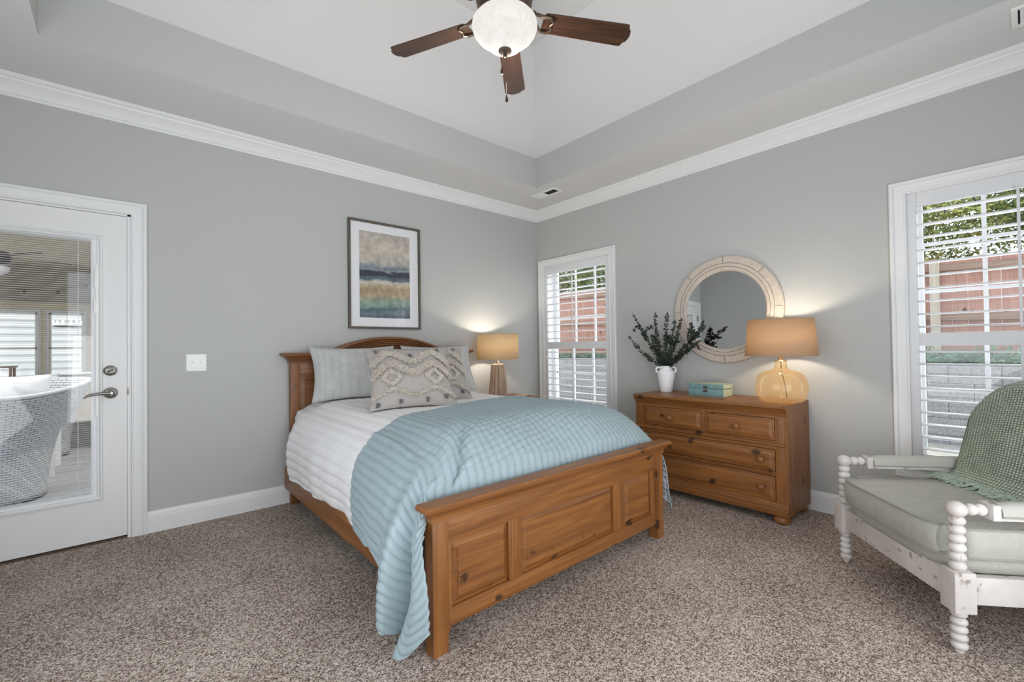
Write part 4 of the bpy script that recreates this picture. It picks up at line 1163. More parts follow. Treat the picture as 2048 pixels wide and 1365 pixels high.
# ================================================================== CEILING FAN
FXc, FYc = -2.314, -2.174
fan = empty('ceiling_fan', (FXc, FYc, 2.72), 0, 'five blade ceiling fan with walnut blades and a lit white glass bowl', 'ceiling fan')
g = G(); g.lathe([(.0, 2.985), (.050, 2.985), (.062, 2.975), (.118, 2.955), (.132, 2.93), (.136, 2.88), (.136, 2.82), (.130, 2.79), (.112, 2.770), (.100, 2.755), (.0, 2.755)], (FXc, FYc, 0), 'z', 48, caps=False); g.obj('motor_housing', 'bronze', fan)
g = G(); g.lathe([(.013, 2.98), (.013, 3.40)], (FXc, FYc, 0), 'z', 16); g.lathe([(.02, 2.985), (.028, 3.0), (.02, 3.03), (.013, 3.04)], (FXc, FYc, 0), 'z', 20); g.obj('downrod', 'bronze', fan)
g = G(); g.lathe([(.0, ZP), (.070, ZP), (.068, ZP-.02), (.045, ZP-.055), (.018, ZP-.070), (.0, ZP-.07)], (FXc, FYc, 0), 'z', 32, caps=False); g.obj('canopy', 'bronze', fan)
g = G(); g.lathe([(.055, 2.760), (.055, 2.745), (.085, 2.740), (.118, 2.728), (.124, 2.715), (.110, 2.712)], (FXc, FYc, 0), 'z', 48)
for k in range(36):
    a = 2*pi*k/36; g.tube([(FXc+.090*cos(a), FYc+.090*sin(a), 2.772-.0), (FXc+.124*cos(a), FYc+.124*sin(a), 2.786)], .0035, 5)
g.obj('light_fitter', 'bronze', fan)
def globe_mat():
    m, nt, b, o = newmat('lit_alabaster_glass')
    tc = N(nt, 'ShaderNodeTexCoord'); n = N(nt, 'ShaderNodeTexNoise', Scale=9.0, Detail=5.0, Distortion=2.5); L(nt, tc.outputs['Object'], n.inputs['Vector'])
    r = ramp(nt, n.outputs['Fac'], [(.40, (1, .965, .90, 1)), (.50, (.93, .88, .80, 1)), (.56, (1, .97, .91, 1))])
    b.inputs['Base Color'].default_value = (.10, .10, .098, 1); b.inputs['Roughness'].default_value = .3
    L(nt, r.outputs['Color'], b.inputs['Emission Color']); b.inputs['Emission Strength'].default_value = .70; b.inputs['Specular IOR Level'].default_value = .15
    return m
M['globe'] = globe_mat()
g = G(); g.lathe([(.118, 2.722), (.138, 2.716), (.152, 2.698), (.1535, 2.680), (.147, 2.660), (.134, 2.642), (.118, 2.628), (.104, 2.619), (.094, 2.608), (.082, 2.595), (.062, 2.582), (.036, 2.573), (.0, 2.570)], (FXc, FYc, 0), 'z', 64, caps=False); g.obj('glass_bowl', 'globe', fan, angle=None)
g = G(); g.lathe([(.0, 2.574), (.030, 2.574), (.031, 2.568), (.022, 2.560), (.010, 2.555), (.009, 2.550), (.010, 2.545), (.004, 2.540), (.0, 2.540)], (FXc, FYc, 0), 'z', 24, caps=False); g.obj('finial', 'bronze', fan)
for dx, dy, ztop_, zb in ((.012, .006, 2.556, 2.335), (-.010, .012, 2.566, 2.462)):
    g = G(); x, y = FXc+dx, FYc+dy
    g.tube([(x, y, ztop_), (x, y, zb+.03)], .0011, 6)
    pc = g.obj('pull_chain', 'bronze', fan)
    g = G(); g.lathe([(.0015, zb+.038), (.004, zb+.030), (.0075, zb+.012), (.006, zb+.002), (.0, zb)], (x, y, 0), 'z', 16, caps=False); g.obj('pull_fob', 'blade', pc)
BZ = 2.732
def blade_bm():
    g = G(); n = 15
    out = []
    w0, w1 = .052, .066
    out += [(.20, -w0), (.60, -w1*.93), (.615, -w1*.90)]
    out += [(.622, -.040), (.634, -.030), (.640, -.010), (.640, .010), (.634, .030), (.622, .040), (.615, w1*.90), (.60, w1*.93), (.20, w0), (.190, .046), (.186, .03), (.186, -.03), (.190, -.046)]
    # scalloped corners
    pitch = R(-10)
    def P(x, y, dz): return (x, y*cos(pitch), BZ+y*sin(pitch)+dz)
    g.loft([[P(x, y, -.003) for x, y in out], [P(x, y, .003) for x, y in out]])
    return g
def iron_bm():
    g = G()
    for s in (1, -1):
        g.tube([(.112, .012*s, 2.765), (.150, .022*s, 2.752), (.185, .040*s, BZ-.008+.040*s*sin(R(-10))), (.215, .040*s, BZ-.009+.04*s*sin(R(-10))), (.235, .022*s, BZ-.008), (.225, .0, BZ-.008)], [.009, .008, .008, .008, .007, .006], 8)
    g.box(.105, .150, -.020, .020, 2.757, 2.772, .004)
    return g
first = None
for k in range(5):
    a = R(44+72*k)
    if first is None:
        b = blade_bm().obj('blade', 'blade', fan, local=True); ir = iron_bm().obj('blade_iron', 'bronze', b, local=True)
        first = (b, ir)
    else:
        b = first[0].copy(); COL.objects.link(b); b.parent = fan
        ir = first[1].copy(); COL.objects.link(ir); ir.parent = b
    b.matrix_parent_inverse = Matrix.Identity(4)
    b.matrix_basis = Matrix.Translation((0, 0, -2.72)) @ Matrix.Rotation(a, 4, 'Z')
point('fan_bowl_light', (FXc+.10, FYc+.12, 2.46), 10, (1, .95, .88), .06)

# ================================================================== ARMCHAIR (local: x along the front, y towards the sitter's front)
AW = math.atan2(.652, .759)
ch = empty('armchair', (-1.0175, -3.333, 0), AW, 'sage grey upholstered armchair with turned white distressed spool legs by the window', 'armchair')
def spool(g, x, y, z0, z1, n, r):
    prof = [(r*.55, z0)]
    h = (z1-z0)/n
    for k in range(n):
        for q in range(1, 10):
            a = pi*q/10
            prof.append((r*.66+r*.42*sin(a)**.8, z0+h*(k+q/10)))
        prof.append((r*.60, z0+h*(k+1)))
    g.lathe(prof, (x, y, 0), 'z', 24)
    return g
for sx in (-1, 1):
    x = .36*sx
    leg = G(); spool(leg, x, 0, .016, .165, 5, .024); leg.lathe([(.010, 0), (.015, .006), (.016, .018)], (x, 0, 0), 'z', 18)
    leg = leg.obj('front_leg', 'distressed', ch, local=True)
    G().box(x-.036, x+.036, -.036, .036, .163, .314, .004).obj('corner_block', 'distressed', ch, local=True)
    g = G(); spool(g, x, 0, .312, .515, 6, .025); g.ball((x, 0, .540), (.034, .034, .030)); g.obj('spool_post', 'distressed', ch, local=True)
    g = G()
    for k, (yy, rr) in enumerate(((-.048, .022), (-.080, .022))): g.ball((x, yy, .540), (rr, .021, rr))
    g.lathe([(.012, -.10), (.012, -.02)], (x, 0, .540), 'y', 12)
    g.obj('arm_beads', 'distressed', ch, local=True)
    g = G(); g.box(x-.033, x+.033, -.125, -.098, .508, .566, .004); g.box(x-.023, x+.023, -.66, -.120, .506, .522, .003); arm = g.obj('arm_rail', 'distressed', ch, local=True)
    g = G(); lp = []
    for k in range(13):
        yy = lerp(-.128, -.655, k/12); s_ = (1-abs(2*k/12-1)**10)
        lp.append([(x+.036*cos(a)*(1 if abs(cos(a)) < 1 else 1), yy, .522+(.052*(.85+.15*s_))*max(0, sin(a))**.55) for a in [pi*q/14 for q in range(15)]])
    g.loft(lp, True, True, True, True); pad = g.obj('arm_pad', 'upholstery', ch, local=True)
    for s2_ in (-1, 1):
        g = G(); g.tube([(x+.037*s2_, yy, .5245) for yy in (-.126, -.3, -.5, -.655)], .0035, 6); g.obj('piping', 'piping', pad, local=True)
    g = G(); g.box(x-.026, x+.026, -.70, -.645, 0, .56, .004); g.obj('rear_leg', 'distressed', ch, local=True)
    g = G(); g.box(x-.016, x+.016, -.645, -.036, .190, .292, .003); g.obj('side_rail', 'distressed', ch, local=True)
G().box(-.324, .324, -.018, .018, .190, .292, .003).obj('front_rail', 'distressed', ch, local=True)
G().box(-.334, .334, -.69, -.655, .190, .292, .003).obj('back_rail', 'distressed', ch, local=True)
def cushion(x0, x1, y0, y1, z0, z1, r, crown, n=26):
    g = G()
    cx, cy, cz = (x0+x1)/2, (y0+y1)/2, (z0+z1)/2; hx, hy, hz = (x1-x0)/2, (y1-y0)/2, (z1-z0)/2
    def sq(a): return math.copysign(abs(a)**.32, a)
    def ringp(k, m): 
        a = 2*pi*k/m; return cx+hx*sq(cos(a)), cy+hy*sq(sin(a))
    m = 120; loops = []
    for q in range(17):                     # side wall bulging between the two piped edges
        t = q/16; z = lerp(z0, z1, t); b = .010*sin(pi*t)
        loops.append([(cx+(px-cx)*(1+b/hx), cy+(py-cy)*(1+b/hy), z) for px, py in (ringp(k, m) for k in range(m))])
    def capz(f, top): return (z1+crown*(1-f**3) if top else z0-.3*crown*(1-f**3))
    for q in range(1, 13):
        f = 1-q/12.5
        loops.append([(cx+(px-cx)*f, cy+(py-cy)*f, capz(f, True)) for px, py in (ringp(k, m) for k in range(m))])
    bot = []
    for q in range(12, 0, -1):
        f = 1-q/12.5
        bot.append([(cx+(px-cx)*f, cy+(py-cy)*f, capz(f, False)) for px, py in (ringp(k, m) for k in range(m))])
    g.loft(bot+loops, True, True, True, True)
    for f in g.bm.faces:
        nz = abs(f.normal.z) if f.normal.length else 0
        f.normal_update(); nz = abs(f.normal.z)
        for l in f.loops:
            c = l.vert.co
            l[g.uv].uv = (c.x, c.y) if nz > .7 else ((c.x, c.z) if abs(f.normal.y) > abs(f.normal.x) else (c.y, c.z))
    edges = []
    for z in (z0, z1): edges.append([(*ringp(k, m), z) for k in range(m)])
    return g, edges
g, ed = cushion(-.320, .320, -.60, .016, .288, .350, .03, .006)
pl = g.obj('seat_platform', 'upholstery', ch, local=True, angle=60)
g = G(); g.tube(ed[0], .0045, 6, True); g.obj('piping', 'piping', pl, local=True)
g, ed = cushion(-.348, .348, -.56, .046, .350, .458, .04, .022)
for f in g.bm.verts:                                   # squeeze the front corners in behind the posts
    c = f.co
    if c.y > -.06 and abs(c.x) > .30: c.x -= math.copysign(.040*smooth01((c.y+.06)/.05)*smooth01((abs(c.x)-.30)/.04), c.x)
sc_ = g.obj('seat_cushion', 'upholstery', ch, local=True, angle=60)
for e in ed:
    g = G(); pts = []
    for x, y, z in e:
        if y > -.06 and abs(x) > .30: x -= math.copysign(.040*smooth01((y+.06)/.05)*smooth01((abs(x)-.30)/.04), x)
        pts.append((x, y, z))
    g.tube(pts, .0055, 6, True); g.obj('piping', 'piping', sc_, local=True)
# back: arched upholstered back with a white frame
def backtop(x, hw=.318, zt=.975, sh=.62):
    t = min(1, abs(x)/hw)
    return sh+(zt-sh)*(1-t**2.7)**(1/2.7)
def by(z): return -.515-.10*(z-.48)/.48
def back_outline(hw, zt, n=24):
    pts = [(-hw, .40)]
    for k in range(n+1):
        a = pi*(1-k/n); x = hw*math.copysign(abs(cos(a))**(2/2.7), cos(a)); z = .62+(zt-.62)*abs(sin(a))**(2/2.7); pts.append((x, z))
    pts.append((hw, .40))
    return pts
g = G(); o = back_outline(.318, .975)
lo = []
for f, d in ((.94, .0), (.985, -.012), (1.0, -.04), (1.0, -.09), (.985, -.118), (.94, -.13)):
    lo.append([(x*f, by(z)+d, .40+(z-.40)*(1-(1-f)*.5)) for x, z in o])
g.loft(lo, True, True, True, False); g.obj('back_cushion', 'upholstery', ch, local=True)
g = G(); o = back_outline(.335, .955)
g.tube([(x, by(z)-.10, z) for x, z in o], .018, 10); g.obj('back_frame', 'distressed', ch, local=True)

# throw over the chair back
TXL, TXR = -.36, .305
def throw_pos(a, b):
    x = lerp(TXR, TXL, a); zt = backtop(x*.985)+.012
    yf = by(zt)
    # path: front bottom edge -> up front -> over -> down back
    w = .010*noise.noise((x*6, b*3, .4))
    if b < .70:
        t = b/.70
        z = lerp(.492, zt-.03, t)
        y = by(z)+.016+.020*(1-t)**3+w
        if t < .12: z += 0; y += .035*(1-t/.12)**1.5; 
        return V((x+.012*sin(z*7)*(1 if a < .5 else 0)*0, y, z))
    if b < .84:
        t = (b-.70)/.14; an = pi*t
        return V((x, by(zt)-.055+.071*cos(an), zt-.03+.034*sin(an)))
    t = (b-.84)/.16
    return V((x, by(zt)-.145-.005*t, zt-.03-.22*t))
g = G(); g.grid(throw_pos, 60, 90, lambda a, b: (a*.67, b*.92))
th = g.obj('throw_blanket', 'throw', None, angle=None)
md = th.modifiers.new('t', 'SOLIDIFY'); md.thickness = .008; md.offset = 1
th.matrix_world = WM(ch)
tag(th, 'green basket woven throw blanket with fringe draped over the armchair back', 'blanket')
g = G(); rnd = random.Random(11)
for k in range(84):
    a = (k+rnd.random())/84; p = throw_pos(a, 0)
    l = rnd.uniform(.055, .085); sp = rnd.uniform(-.02, .02)+(.05 if a < .03 else 0)
    pts = [p+V((0, -.004, .006))]
    for q in range(1, 6):
        t = q/5; pts.append(V((p.x+sp*t+.004*sin(k+q*2.), p.y+l*t*.95+.003*sin(k*3+q), max(.4815+.003*rnd.random(), p.z-.012*t-.02*t*t+.010*sin(pi*t)))))
    g.tube(pts, [.0050, .0056, .0054, .0050, .0042, .0026], 6)
g.obj('fringe', 'fringe', th, local=True)

# ================================================================== OUTSIDE, BEYOND THE LOUVRED WINDOWS
M['soil'] = plain('mulch_soil', srgb(120, 108, 96), .95, var=.3, vscale=12)
M['gravel'] = plain('pale_gravel', srgb(176, 174, 166), .95, var=.2, vscale=25)
def block_mat():
    m, nt, b, o = newmat('grey_split_face_block')
    tc = N(nt, 'ShaderNodeTexCoord'); sp = N(nt, 'ShaderNodeSeparateXYZ'); L(nt, tc.outputs['Object'], sp.inputs[0])
    cb = N(nt, 'ShaderNodeCombineXYZ'); L(nt, sp.outputs[1], cb.inputs[0]); L(nt, math_(nt, 'ADD', sp.outputs[2], .11), cb.inputs[1])
    br = N(nt, 'ShaderNodeTexBrick', Scale=1.0); br.inputs['Mortar Size'].default_value = .004
    br.inputs['Brick Width'].default_value = .42; br.inputs['Row Height'].default_value = .20
    br.inputs['Color1'].default_value = srgb(176, 176, 180); br.inputs['Color2'].default_value = srgb(190, 190, 192); br.inputs['Mortar'].default_value = srgb(70, 70, 74)
    L(nt, cb.outputs[0], br.inputs['Vector'])
    n = N(nt, 'ShaderNodeTexNoise', Scale=34.0, Detail=5.0, Roughness=.7); L(nt, tc.outputs['Object'], n.inputs['Vector'])
    L(nt, mixc(nt, .35, br.outputs['Color'], ramp(nt, n.outputs['Fac'], [(.35, srgb(90, 90, 94)), (.65, srgb(225, 225, 228))]).outputs['Color']), b.inputs['Base Color'])
    b.inputs['Roughness'].default_value = .95
    bp = N(nt, 'ShaderNodeBump', Strength=1.0, Distance=.03); L(nt, n.outputs['Fac'], bp.inputs['Height']); L(nt, bp.outputs['Normal'], b.inputs['Normal'])
    return m
M['block'] = block_mat()
M['fence'] = wood('red_brown_fence_board', 'z', srgb(160, 116, 102), srgb(196, 152, 136), knots=True, across=22, rough=.8)
M['fencerail'] = wood('weathered_fence_rail', 'y', srgb(138, 112, 98), srgb(178, 152, 136), knots=False, across=22, rough=.85)
M['fencepost'] = wood('pale_fence_post', 'z', srgb(176, 162, 146), srgb(210, 198, 182), knots=True, across=26, rough=.85)
tag(G().box(.22, 14, -16, 22, -.12, -.02).obj('ground', 'gravel'), 'pale gravel ground outside the windows', kind='structure')
rw = tag(G().box(3.5, 3.85, -12, 16, -.1, .885).obj('retaining_wall', 'block'), 'grey split face block retaining wall outside the windows', 'retaining wall')
g = G(); g.loft([[(3.85, y, -.1), (3.85, y, .84), (4.2, y, 1.02), (9, y, 1.5), (9, y, -.1)] for y in (-12, 16)]); tag(g.obj('bank', 'soil'), 'planted soil bank above the retaining wall', kind='structure')
def ftop(y): return 2.33+.035*(y+.0)
fn = empty('fence', (4.15, 0, 1.0), 0, 'red brown board fence with pale posts above the retaining wall', 'fence')
rnd = random.Random(5)
g = G(); y = -9.0
while y < 12.5:
    w = .138; z1 = ftop(y)+rnd.uniform(-.008, .008)
    g.box(4.16, 4.178, y, y+w, .95, z1); y += w+rnd.uniform(.0005, .002)
g.obj('boards', 'fence', fn, angle=None)
for dz in (-.16, -.78):
    g = G(); g.loft([[(4.12, y, ftop(y)+dz), (4.16, y, ftop(y)+dz), (4.16, y, ftop(y)+dz+.085), (4.12, y, ftop(y)+dz+.085)] for y in (-9, 12.5)]); g.obj('rail', 'fencerail', fn)
for y in (-7.8, -5.4, -3.0, -.6, 1.8, 4.2, 6.6, 9.0):
    G().box(4.055, 4.145, y-.045, y+.045, .8, ftop(y)-.04, .005).obj('fence_post', 'fencepost', fn)

def leafcloud(name, mat, c, rad, n, size, seed, parent):
    rnd = random.Random(seed); g = G()
    for k in range(n):
        while True:
            p = V((rnd.uniform(-1, 1), rnd.uniform(-1, 1), rnd.uniform(-1, 1)))
            if .25 < p.length < 1: break
        lump = .75+.35*noise.noise(p*2.2+V((seed, 0, 0)))
        p = V((c[0]+p.x*rad[0]*lump, c[1]+p.y*rad[1]*lump, c[2]+p.z*rad[2]*lump))
        a = V((rnd.uniform(-1, 1), rnd.uniform(-1, 1), rnd.uniform(-1, 1))).normalized()
        b = a.orthogonal().normalized(); s = size*rnd.uniform(.5, 1.2)
        q = [g.bm.verts.new(p+a*s*x+b*s*.55*yy) for x, yy in ((-1, 0), (-.2, .9), (1, 0), (-.2, -.9))]
        g.bm.faces.new(q)
    return g.obj(name, mat, parent, angle=None, fixn=False)
for i, (c1, c2) in enumerate(((srgb(70, 104, 56), srgb(150, 172, 84)), (srgb(52, 82, 54), srgb(104, 132, 76)), (srgb(100, 128, 62), srgb(190, 184, 96)))):
    m, nt, b, o = newmat('tree_leaf_%d' % i)
    gi = N(nt, 'ShaderNodeTexCoord'); n = N(nt, 'ShaderNodeTexNoise', Scale=5.0, Detail=4.0); L(nt, gi.outputs['Object'], n.inputs['Vector'])
    L(nt, ramp(nt, n.outputs['Fac'], [(.35, c1), (.65, c2)]).outputs['Color'], b.inputs['Base Color']); b.inputs['Roughness'].default_value = .7
    M['tl%d' % i] = m
M['bark'] = plain('tree_bark', srgb(96, 82, 70), .9, var=.3, vscale=9)
for i, (x, y, h, r, k, lab) in enumerate((
        (7.2, -4.6, 3.6, 1.9, 0, 'bright green tree behind the fence at the right end of the right window'),
        (6.6, -2.2, 3.5, 1.8, 2, 'yellow green tree behind the fence post in the right window'),
        (8.6, .6, 4.0, 2.2, 1, 'dark green tree behind the fence, between the two windows'),
        (7.0, 3.6, 3.7, 1.9, 0, 'light green tree behind the fence, middle of the left window'),
        (9.4, 6.4, 4.2, 2.3, 1, 'dark green tree far behind the fence in the left window'),
        (7.0, 6.2, 3.8, 1.7, 2, 'yellow green tree behind the fence at the left of the left window'),
        (9.6, -6.8, 4.3, 2.4, 1, 'dark green tree far behind the fence in the right window'))):
    t = empty('tree', (x, y, 1.2), 0, lab, 'tree', 'trees beyond the fence')
    leafcloud('crown', 'tl%d' % k, (x, y, h), (r, r*1.15, 1.75), 20000, .046, 10+i, t)
    g = G(); g.tube([(x, y, 1.1), (x+.04, y, 2.2), (x-.03, y+.05, h)], [.09, .07, .04], 10); g.obj('trunk', 'bark', t)
M['juniper'] = plain('juniper_needles', srgb(128, 160, 140), .8, var=.45, vscale=9)
shl = ['leftmost low juniper above the retaining wall in the left window', 'second low juniper from the left above the block wall in the left window', 'low juniper at the right side of the left window', 'low juniper above the block wall hidden mostly by the wall between the windows',
       'low juniper below the fence post at the left of the right window', 'low juniper right of the fence post in the right window', 'rightmost low juniper above the retaining wall in the right window']
for i, y in enumerate((3.6, 2.6, 1.5, .2, -2.75, -3.55, -4.4)):
    rnd = random.Random(40+i); g = G()
    for k in range(1500):
        a = rnd.uniform(0, 2*pi); rr = sqrt(rnd.random()); 
        p = V((3.84+rr*.15*cos(a), y+rr*.55*sin(a), .88)); hgt = (.34-.20*rr)*rnd.uniform(.5, 1.1)
        d = V((cos(a)*rr*.8+rnd.uniform(-.4, .4)-.25, sin(a)*rr*.8+rnd.uniform(-.5, .5), 1)).normalized()
        p = p+d*hgt*rnd.uniform(.2, .9); s = d.orthogonal().normalized(); d = (d+V((rnd.uniform(-.6, .6), rnd.uniform(-.6, .6), rnd.uniform(-.7, .1)))).normalized()
        l = rnd.uniform(.05, .10)
        g.bm.faces.new([g.bm.verts.new(q) for q in (p-s*.008, p+d*l, p+s*.008)])
    tag(g.obj('juniper_shrub', 'juniper', angle=None, fixn=False), shl[i], 'shrub', 'junipers above the retaining wall')

# ================================================================== SUNROOM BEHIND THE GLAZED DOOR
M['deck'] = wood('grey_deck_board', 'x', srgb(118, 119, 122), srgb(160, 161, 164), knots=False, across=14, rough=.7)
M['sunwall'] = plain('cream_beige_paint', srgb(222, 208, 176), .8)
M['sunceil'] = plain('cream_ceiling', srgb(236, 226, 200), .8)
M['taupe'] = plain('taupe_beam_paint', srgb(150, 138, 122), .8)
g = G(); y = .16
while y < 7.6:
    g.box(-8.5, -1.5, y, y+.136, -.07, -.02, .003, 1); y += .142
tag(g.obj('floor_sunroom', 'deck', angle=None), 'grey board floor of the sunroom beyond the door', kind='structure')
tag(G().box(-8.5, -1.5, .16, 7.8, -.2, -.075).obj('floor_base', 'dark'), 'dark base below the sunroom boards', kind='structure')
SY = 7.2
SW = [(-5.35, -4.76), (-4.66, -4.24)]
SWZ = (.66, 1.875)
panel_wall('wall_sunroom', lambda g, a, b, c, d: g.box(a, b, SY, SY+.12, c, d), -8.5, -1.5, -.1, 3.2,
           [(-6.3, -5.5, *SWZ), (-5.39, -4.80, *SWZ), (-4.665, -4.235, *SWZ), (-3.9, -3.2, *SWZ)], 'sunwall', 'cream far wall of the sunroom')
tag(G().box(-8.62, -8.5, .16, SY, -.1, 3.2).obj('wall_sunroom_side', 'sunwall'), 'cream side wall of the sunroom', kind='structure')
tag(G().box(-1.5, -1.38, 3.0, SY, -.1, 3.2).obj('wall_sunroom_end', 'sunwall'), 'cream end wall of the sunroom', kind='structure')
tag(G().box(-8.5, -1.5, 3.1, SY+.1, 2.64, 2.74).obj('ceiling_sunroom', 'sunceil'), 'cream ceiling of the sunroom', kind='structure')
tag(G().box(-8.5, -1.5, SY-.30, SY, 2.06, 2.64).obj('trim_3', 'taupe'), 'taupe beam over the sunroom windows', kind='structure')
for i, (a, b) in enumerate(((-6.3, -5.5), (-5.39, -4.80), (-4.665, -4.235), (-3.9, -3.2))):
    r = empty('window_%d' % (3+i), ((a+b)/2, SY, SWZ[0]), kind='structure')
    casing(lambda q, o, z: (q, SY-o, z), a, b, SWZ[0], SWZ[1], .05).obj('casing', 'trim', r, angle=25)
    g = G(); m_ = (SWZ[0]+SWZ[1])/2
    for x in (a, b-.03): g.box(x, x+.03, SY+.04, SY+.07, SWZ[0], SWZ[1])
    for z in (SWZ[0], m_-.015, SWZ[1]-.03): g.box(a, b, SY+.04, SY+.07, z, z+.03)
    g.obj('sash', 'vinyl', r)
    G().box(a, b, SY+.053, SY+.057, SWZ[0], SWZ[1]).obj('pane', 'glass', r)
# neighbouring white siding outside the far windows
g = G(); z = -.1
while z < 2.6:
    g.loft([[(x, 9.40, z), (x, 9.43, z+.14), (x, 9.5, z+.14), (x, 9.5, z)] for x in (-9, -1)]); z += .14
M['siding'] = plain('grey_white_siding', srgb(206, 210, 214), .7)
tag(g.obj('neighbour_siding', 'siding', angle=None), 'pale grey siding outside the far sunroom windows', kind='structure')

# wicker tub chairs
def wicker_mat():
    m, nt, b, o = newmat('white_wicker')
    tc = N(nt, 'ShaderNodeTexCoord')
    br = N(nt, 'ShaderNodeTexBrick', Scale=1.0); br.inputs['Mortar Size'].default_value = .0026
    br.inputs['Brick Width'].default_value = .060; br.inputs['Row Height'].default_value = .024
    br.inputs['Color1'].default_value = srgb(206, 206, 208); br.inputs['Color2'].default_value = srgb(188, 189, 193); br.inputs['Mortar'].default_value = srgb(104, 104, 110)
    L(nt, tc.outputs['UV'], br.inputs['Vector'])
    L(nt, br.outputs['Color'], b.inputs['Base Color']); b.inputs['Roughness'].default_value = .6
    bp = N(nt, 'ShaderNodeBump', Strength=.6, Distance=.004, invert=True); L(nt, br.outputs['Fac'], bp.inputs['Height']); L(nt, bp.outputs['Normal'], b.inputs['Normal'])
    return m
M['wicker'] = wicker_mat()
M['rim'] = plain('white_wicker_rim', srgb(196, 196, 198), .6, bump=(120, .6, .004))
M['cushion'] = plain('white_cushion', srgb(238, 238, 238), .9)
def wicker_chair(cx, cy, rz, label):
    w = empty('wicker_chair', (cx, cy, -.02), rz, label, 'wicker chair', 'white wicker chairs in the sunroom')
    def rad(t): return (.30+.02*t+.24*t**2.2)
    def pos(a, b):
        an = lerp(R(-62), R(242), a)            # open towards +y
        r = rad(b); z = .02+b*(.90-.10*(0.5+.5*cos(an-R(90)*-1))*0)
        zt = .835+.095*smooth01((abs((a-.5)*2)-.05)/.55)
        an2 = R(90)+ (an-R(90))
        return V((r*cos(-an+R(0))*1.0, r*sin(-an), .02+b*zt))
    g = G(); g.grid(pos, 61, 24, lambda a, b: (a*2.3, b*1.0)); sh = g.obj('woven_shell', 'wicker', w, local=True, angle=None)
    md = sh.modifiers.new('t', 'SOLIDIFY'); md.thickness = .02
    g = G(); g.tube([pos(k/60, 1.0)+V((0, 0, .008)) for k in range(61)], .017, 10); g.obj('rim', 'rim', w, local=True)
    for an in (60, 120, 240, 300):
        an = R(an); g = G(); g.tube([(.27*cos(an), .27*sin(an), .10), (.275*cos(an), .275*sin(an), 0)], [.018, .015], 10); g.obj('leg', 'rim', w, local=True)
    g = G(); g.lathe([(.0, .40), (.31, .40), (.33, .43), (.32, .48), (.2, .50), (.0, .505)], (0, 0, 0), 'z', 32, caps=False); g.obj('seat_pad', 'cushion', w, local=True, angle=60)
    return w
wicker_chair(-4.47, 1.72, R(6), 'near white wicker tub chair seen from behind, just outside the glazed door')
wicker_chair(-4.47, 3.7, R(178), 'far white wicker tub chair on the other side of the sunroom table')
g = pillow_mesh(.44, .42, .15, .05, .01, 24); c = g.obj('throw_pillow', 'cushion', None, angle=None); place(c, V((-4.36, 1.50, .60)), R(195), R(14), .42)
tag(c, 'white square pillow standing in the near wicker chair', 'pillow')
M['tabletop'] = wood('brown_table_board', 'x', srgb(120, 92, 72), srgb(172, 140, 112), knots=False, across=10)
tb = empty('sunroom_table', (-4.75, 2.75, -.02), 0, 'brown wooden table between the two wicker chairs in the sunroom', 'table')
G().box(-5.6, -4.10, 2.35, 3.12, .865, .905, .006).obj('table_top', 'tabletop', tb)
for x in (-5.5, -4.26):
    for y in (2.42, 2.98): G().box(x, x+.07, y, y+.07, -.02, .866, .003).obj('leg', 'trim', tb)
# ceiling fan in the sunroom
sf = empty('ceiling_fan', (-4.78, 3.9, 2.30), 0, 'dark sunroom ceiling fan with a white light, seen through the door glass', 'ceiling fan')
M['black'] = plain('black_metal', (.03, .03, .035, 1), .5, .3)
g = G(); g.lathe([(.02, 2.64), (.02, 2.36), (.10, 2.34), (.12, 2.28), (.10, 2.22), (.06, 2.20)], (-4.78, 3.9, 0), 'z', 32); g.obj('motor_housing', 'black', sf)
g = G(); g.lathe([(.06, 2.20), (.11, 2.17), (.10, 2.12), (.05, 2.08), (.0, 2.07)], (-4.78, 3.9, 0), 'z', 32, caps=False)
g.obj('glass_bowl', 'cushion', sf)
for k in range(5):
    a = R(18+72*k); g = G()
    g.loft([[(r*cos(a)-w*sin(a)-4.78, r*sin(a)+w*cos(a)+3.9, z+w*.15) for w, z in ((-.05, 2.285), (.055, 2.285), (.055, 2.293), (-.05, 2.293))] for r in (.10, .62)]); g.obj('blade', 'blade', sf)
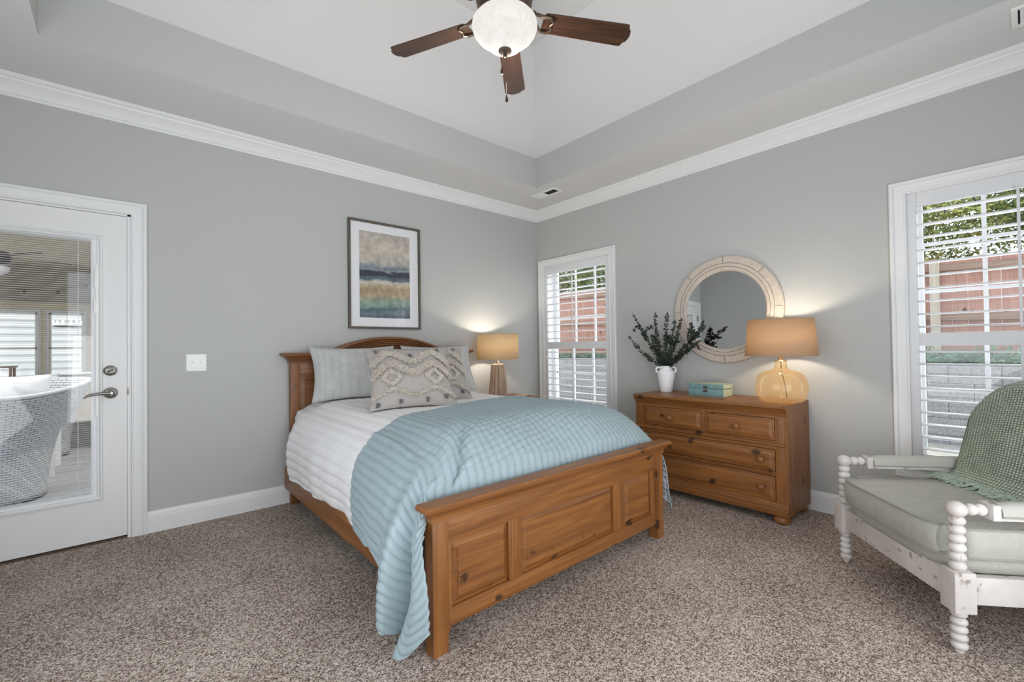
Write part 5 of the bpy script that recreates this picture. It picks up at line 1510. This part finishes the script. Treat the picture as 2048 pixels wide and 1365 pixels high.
# string of bulbs
sb = empty('string_light', (-4.3, 5.0, 2.0), 0, 'string of clear bulbs hanging across the sunroom', 'string light')
M['bulbglass'] = thin_glass('clear_bulb_glass', (.95, .95, .92, 1), .10)
bulbs = [(-4.69, 1.962), (-4.375, 1.980), (-4.09, 2.085)]
g = G(); pts = [(-5.4, 5.0, 2.15)]+[(x, 5.0, z+.07) for x, z in bulbs]+[(-3.6, 5.0, 2.3)]; g.tube(pts, .004, 6); g.obj('cable', 'black', sb)
for x, z in bulbs:
    g = G(); g.lathe([(.010, z+.07), (.016, z+.06), (.016, z+.02), (.010, z+.02)], (x, 5.0, 0), 'z', 12); s_ = g.obj('socket', 'black', sb)
    G().ball((x, 5.0, z-.015), (.032, .032, .040), 14, 8).obj('bulb', 'bulbglass', s_)
# chandelier seen in front of the far window
cd = empty('chandelier', (-4.37, 6.2, 1.62), 0, 'small dark chandelier with glowing candle bulbs before the far sunroom window', 'chandelier')
M['candle'] = emit('lit_candle_bulb', (1, .95, .86, 1), 5)
g = G(); g.tube([(-4.37, 6.2, 2.64), (-4.37, 6.2, 1.60)], .0022, 6); g.obj('rod', 'nickel', cd)
g = G(); g.tube([(-4.37+.16*cos(2*pi*k/32), 6.2+.16*sin(2*pi*k/32), 1.60) for k in range(32)], .008, 6, True); g.obj('hoop', 'black', cd)
for k in range(6):
    a = 2*pi*k/6+.3; x, y = -4.37+.16*cos(a), 6.2+.16*sin(a)
    g = G(); g.tube([(-4.37, 6.2, 1.60), (x, y, 1.60), ], .005, 6); g.obj('arm', 'black', cd)
    G().ball((x, y, 1.665), (.013, .013, .030), 10, 8).obj('candle_bulb', 'candle', cd)
# lantern cabinet at the far left
lc = empty('wooden_shelf_unit', (-5.2, 6.6, -.02), 0, 'small light wood frame shelf by the far sunroom window', 'shelf unit')
for x in (-5.32, -5.02):
    for y in (6.45, 6.75): G().box(x, x+.03, y, y+.03, -.02, .98).obj('post', 'tabletop', lc)
for z in (.3, .6, .96): G().box(-5.34, -4.97, 6.43, 6.80, z, z+.025).obj('shelf', 'tabletop', lc)
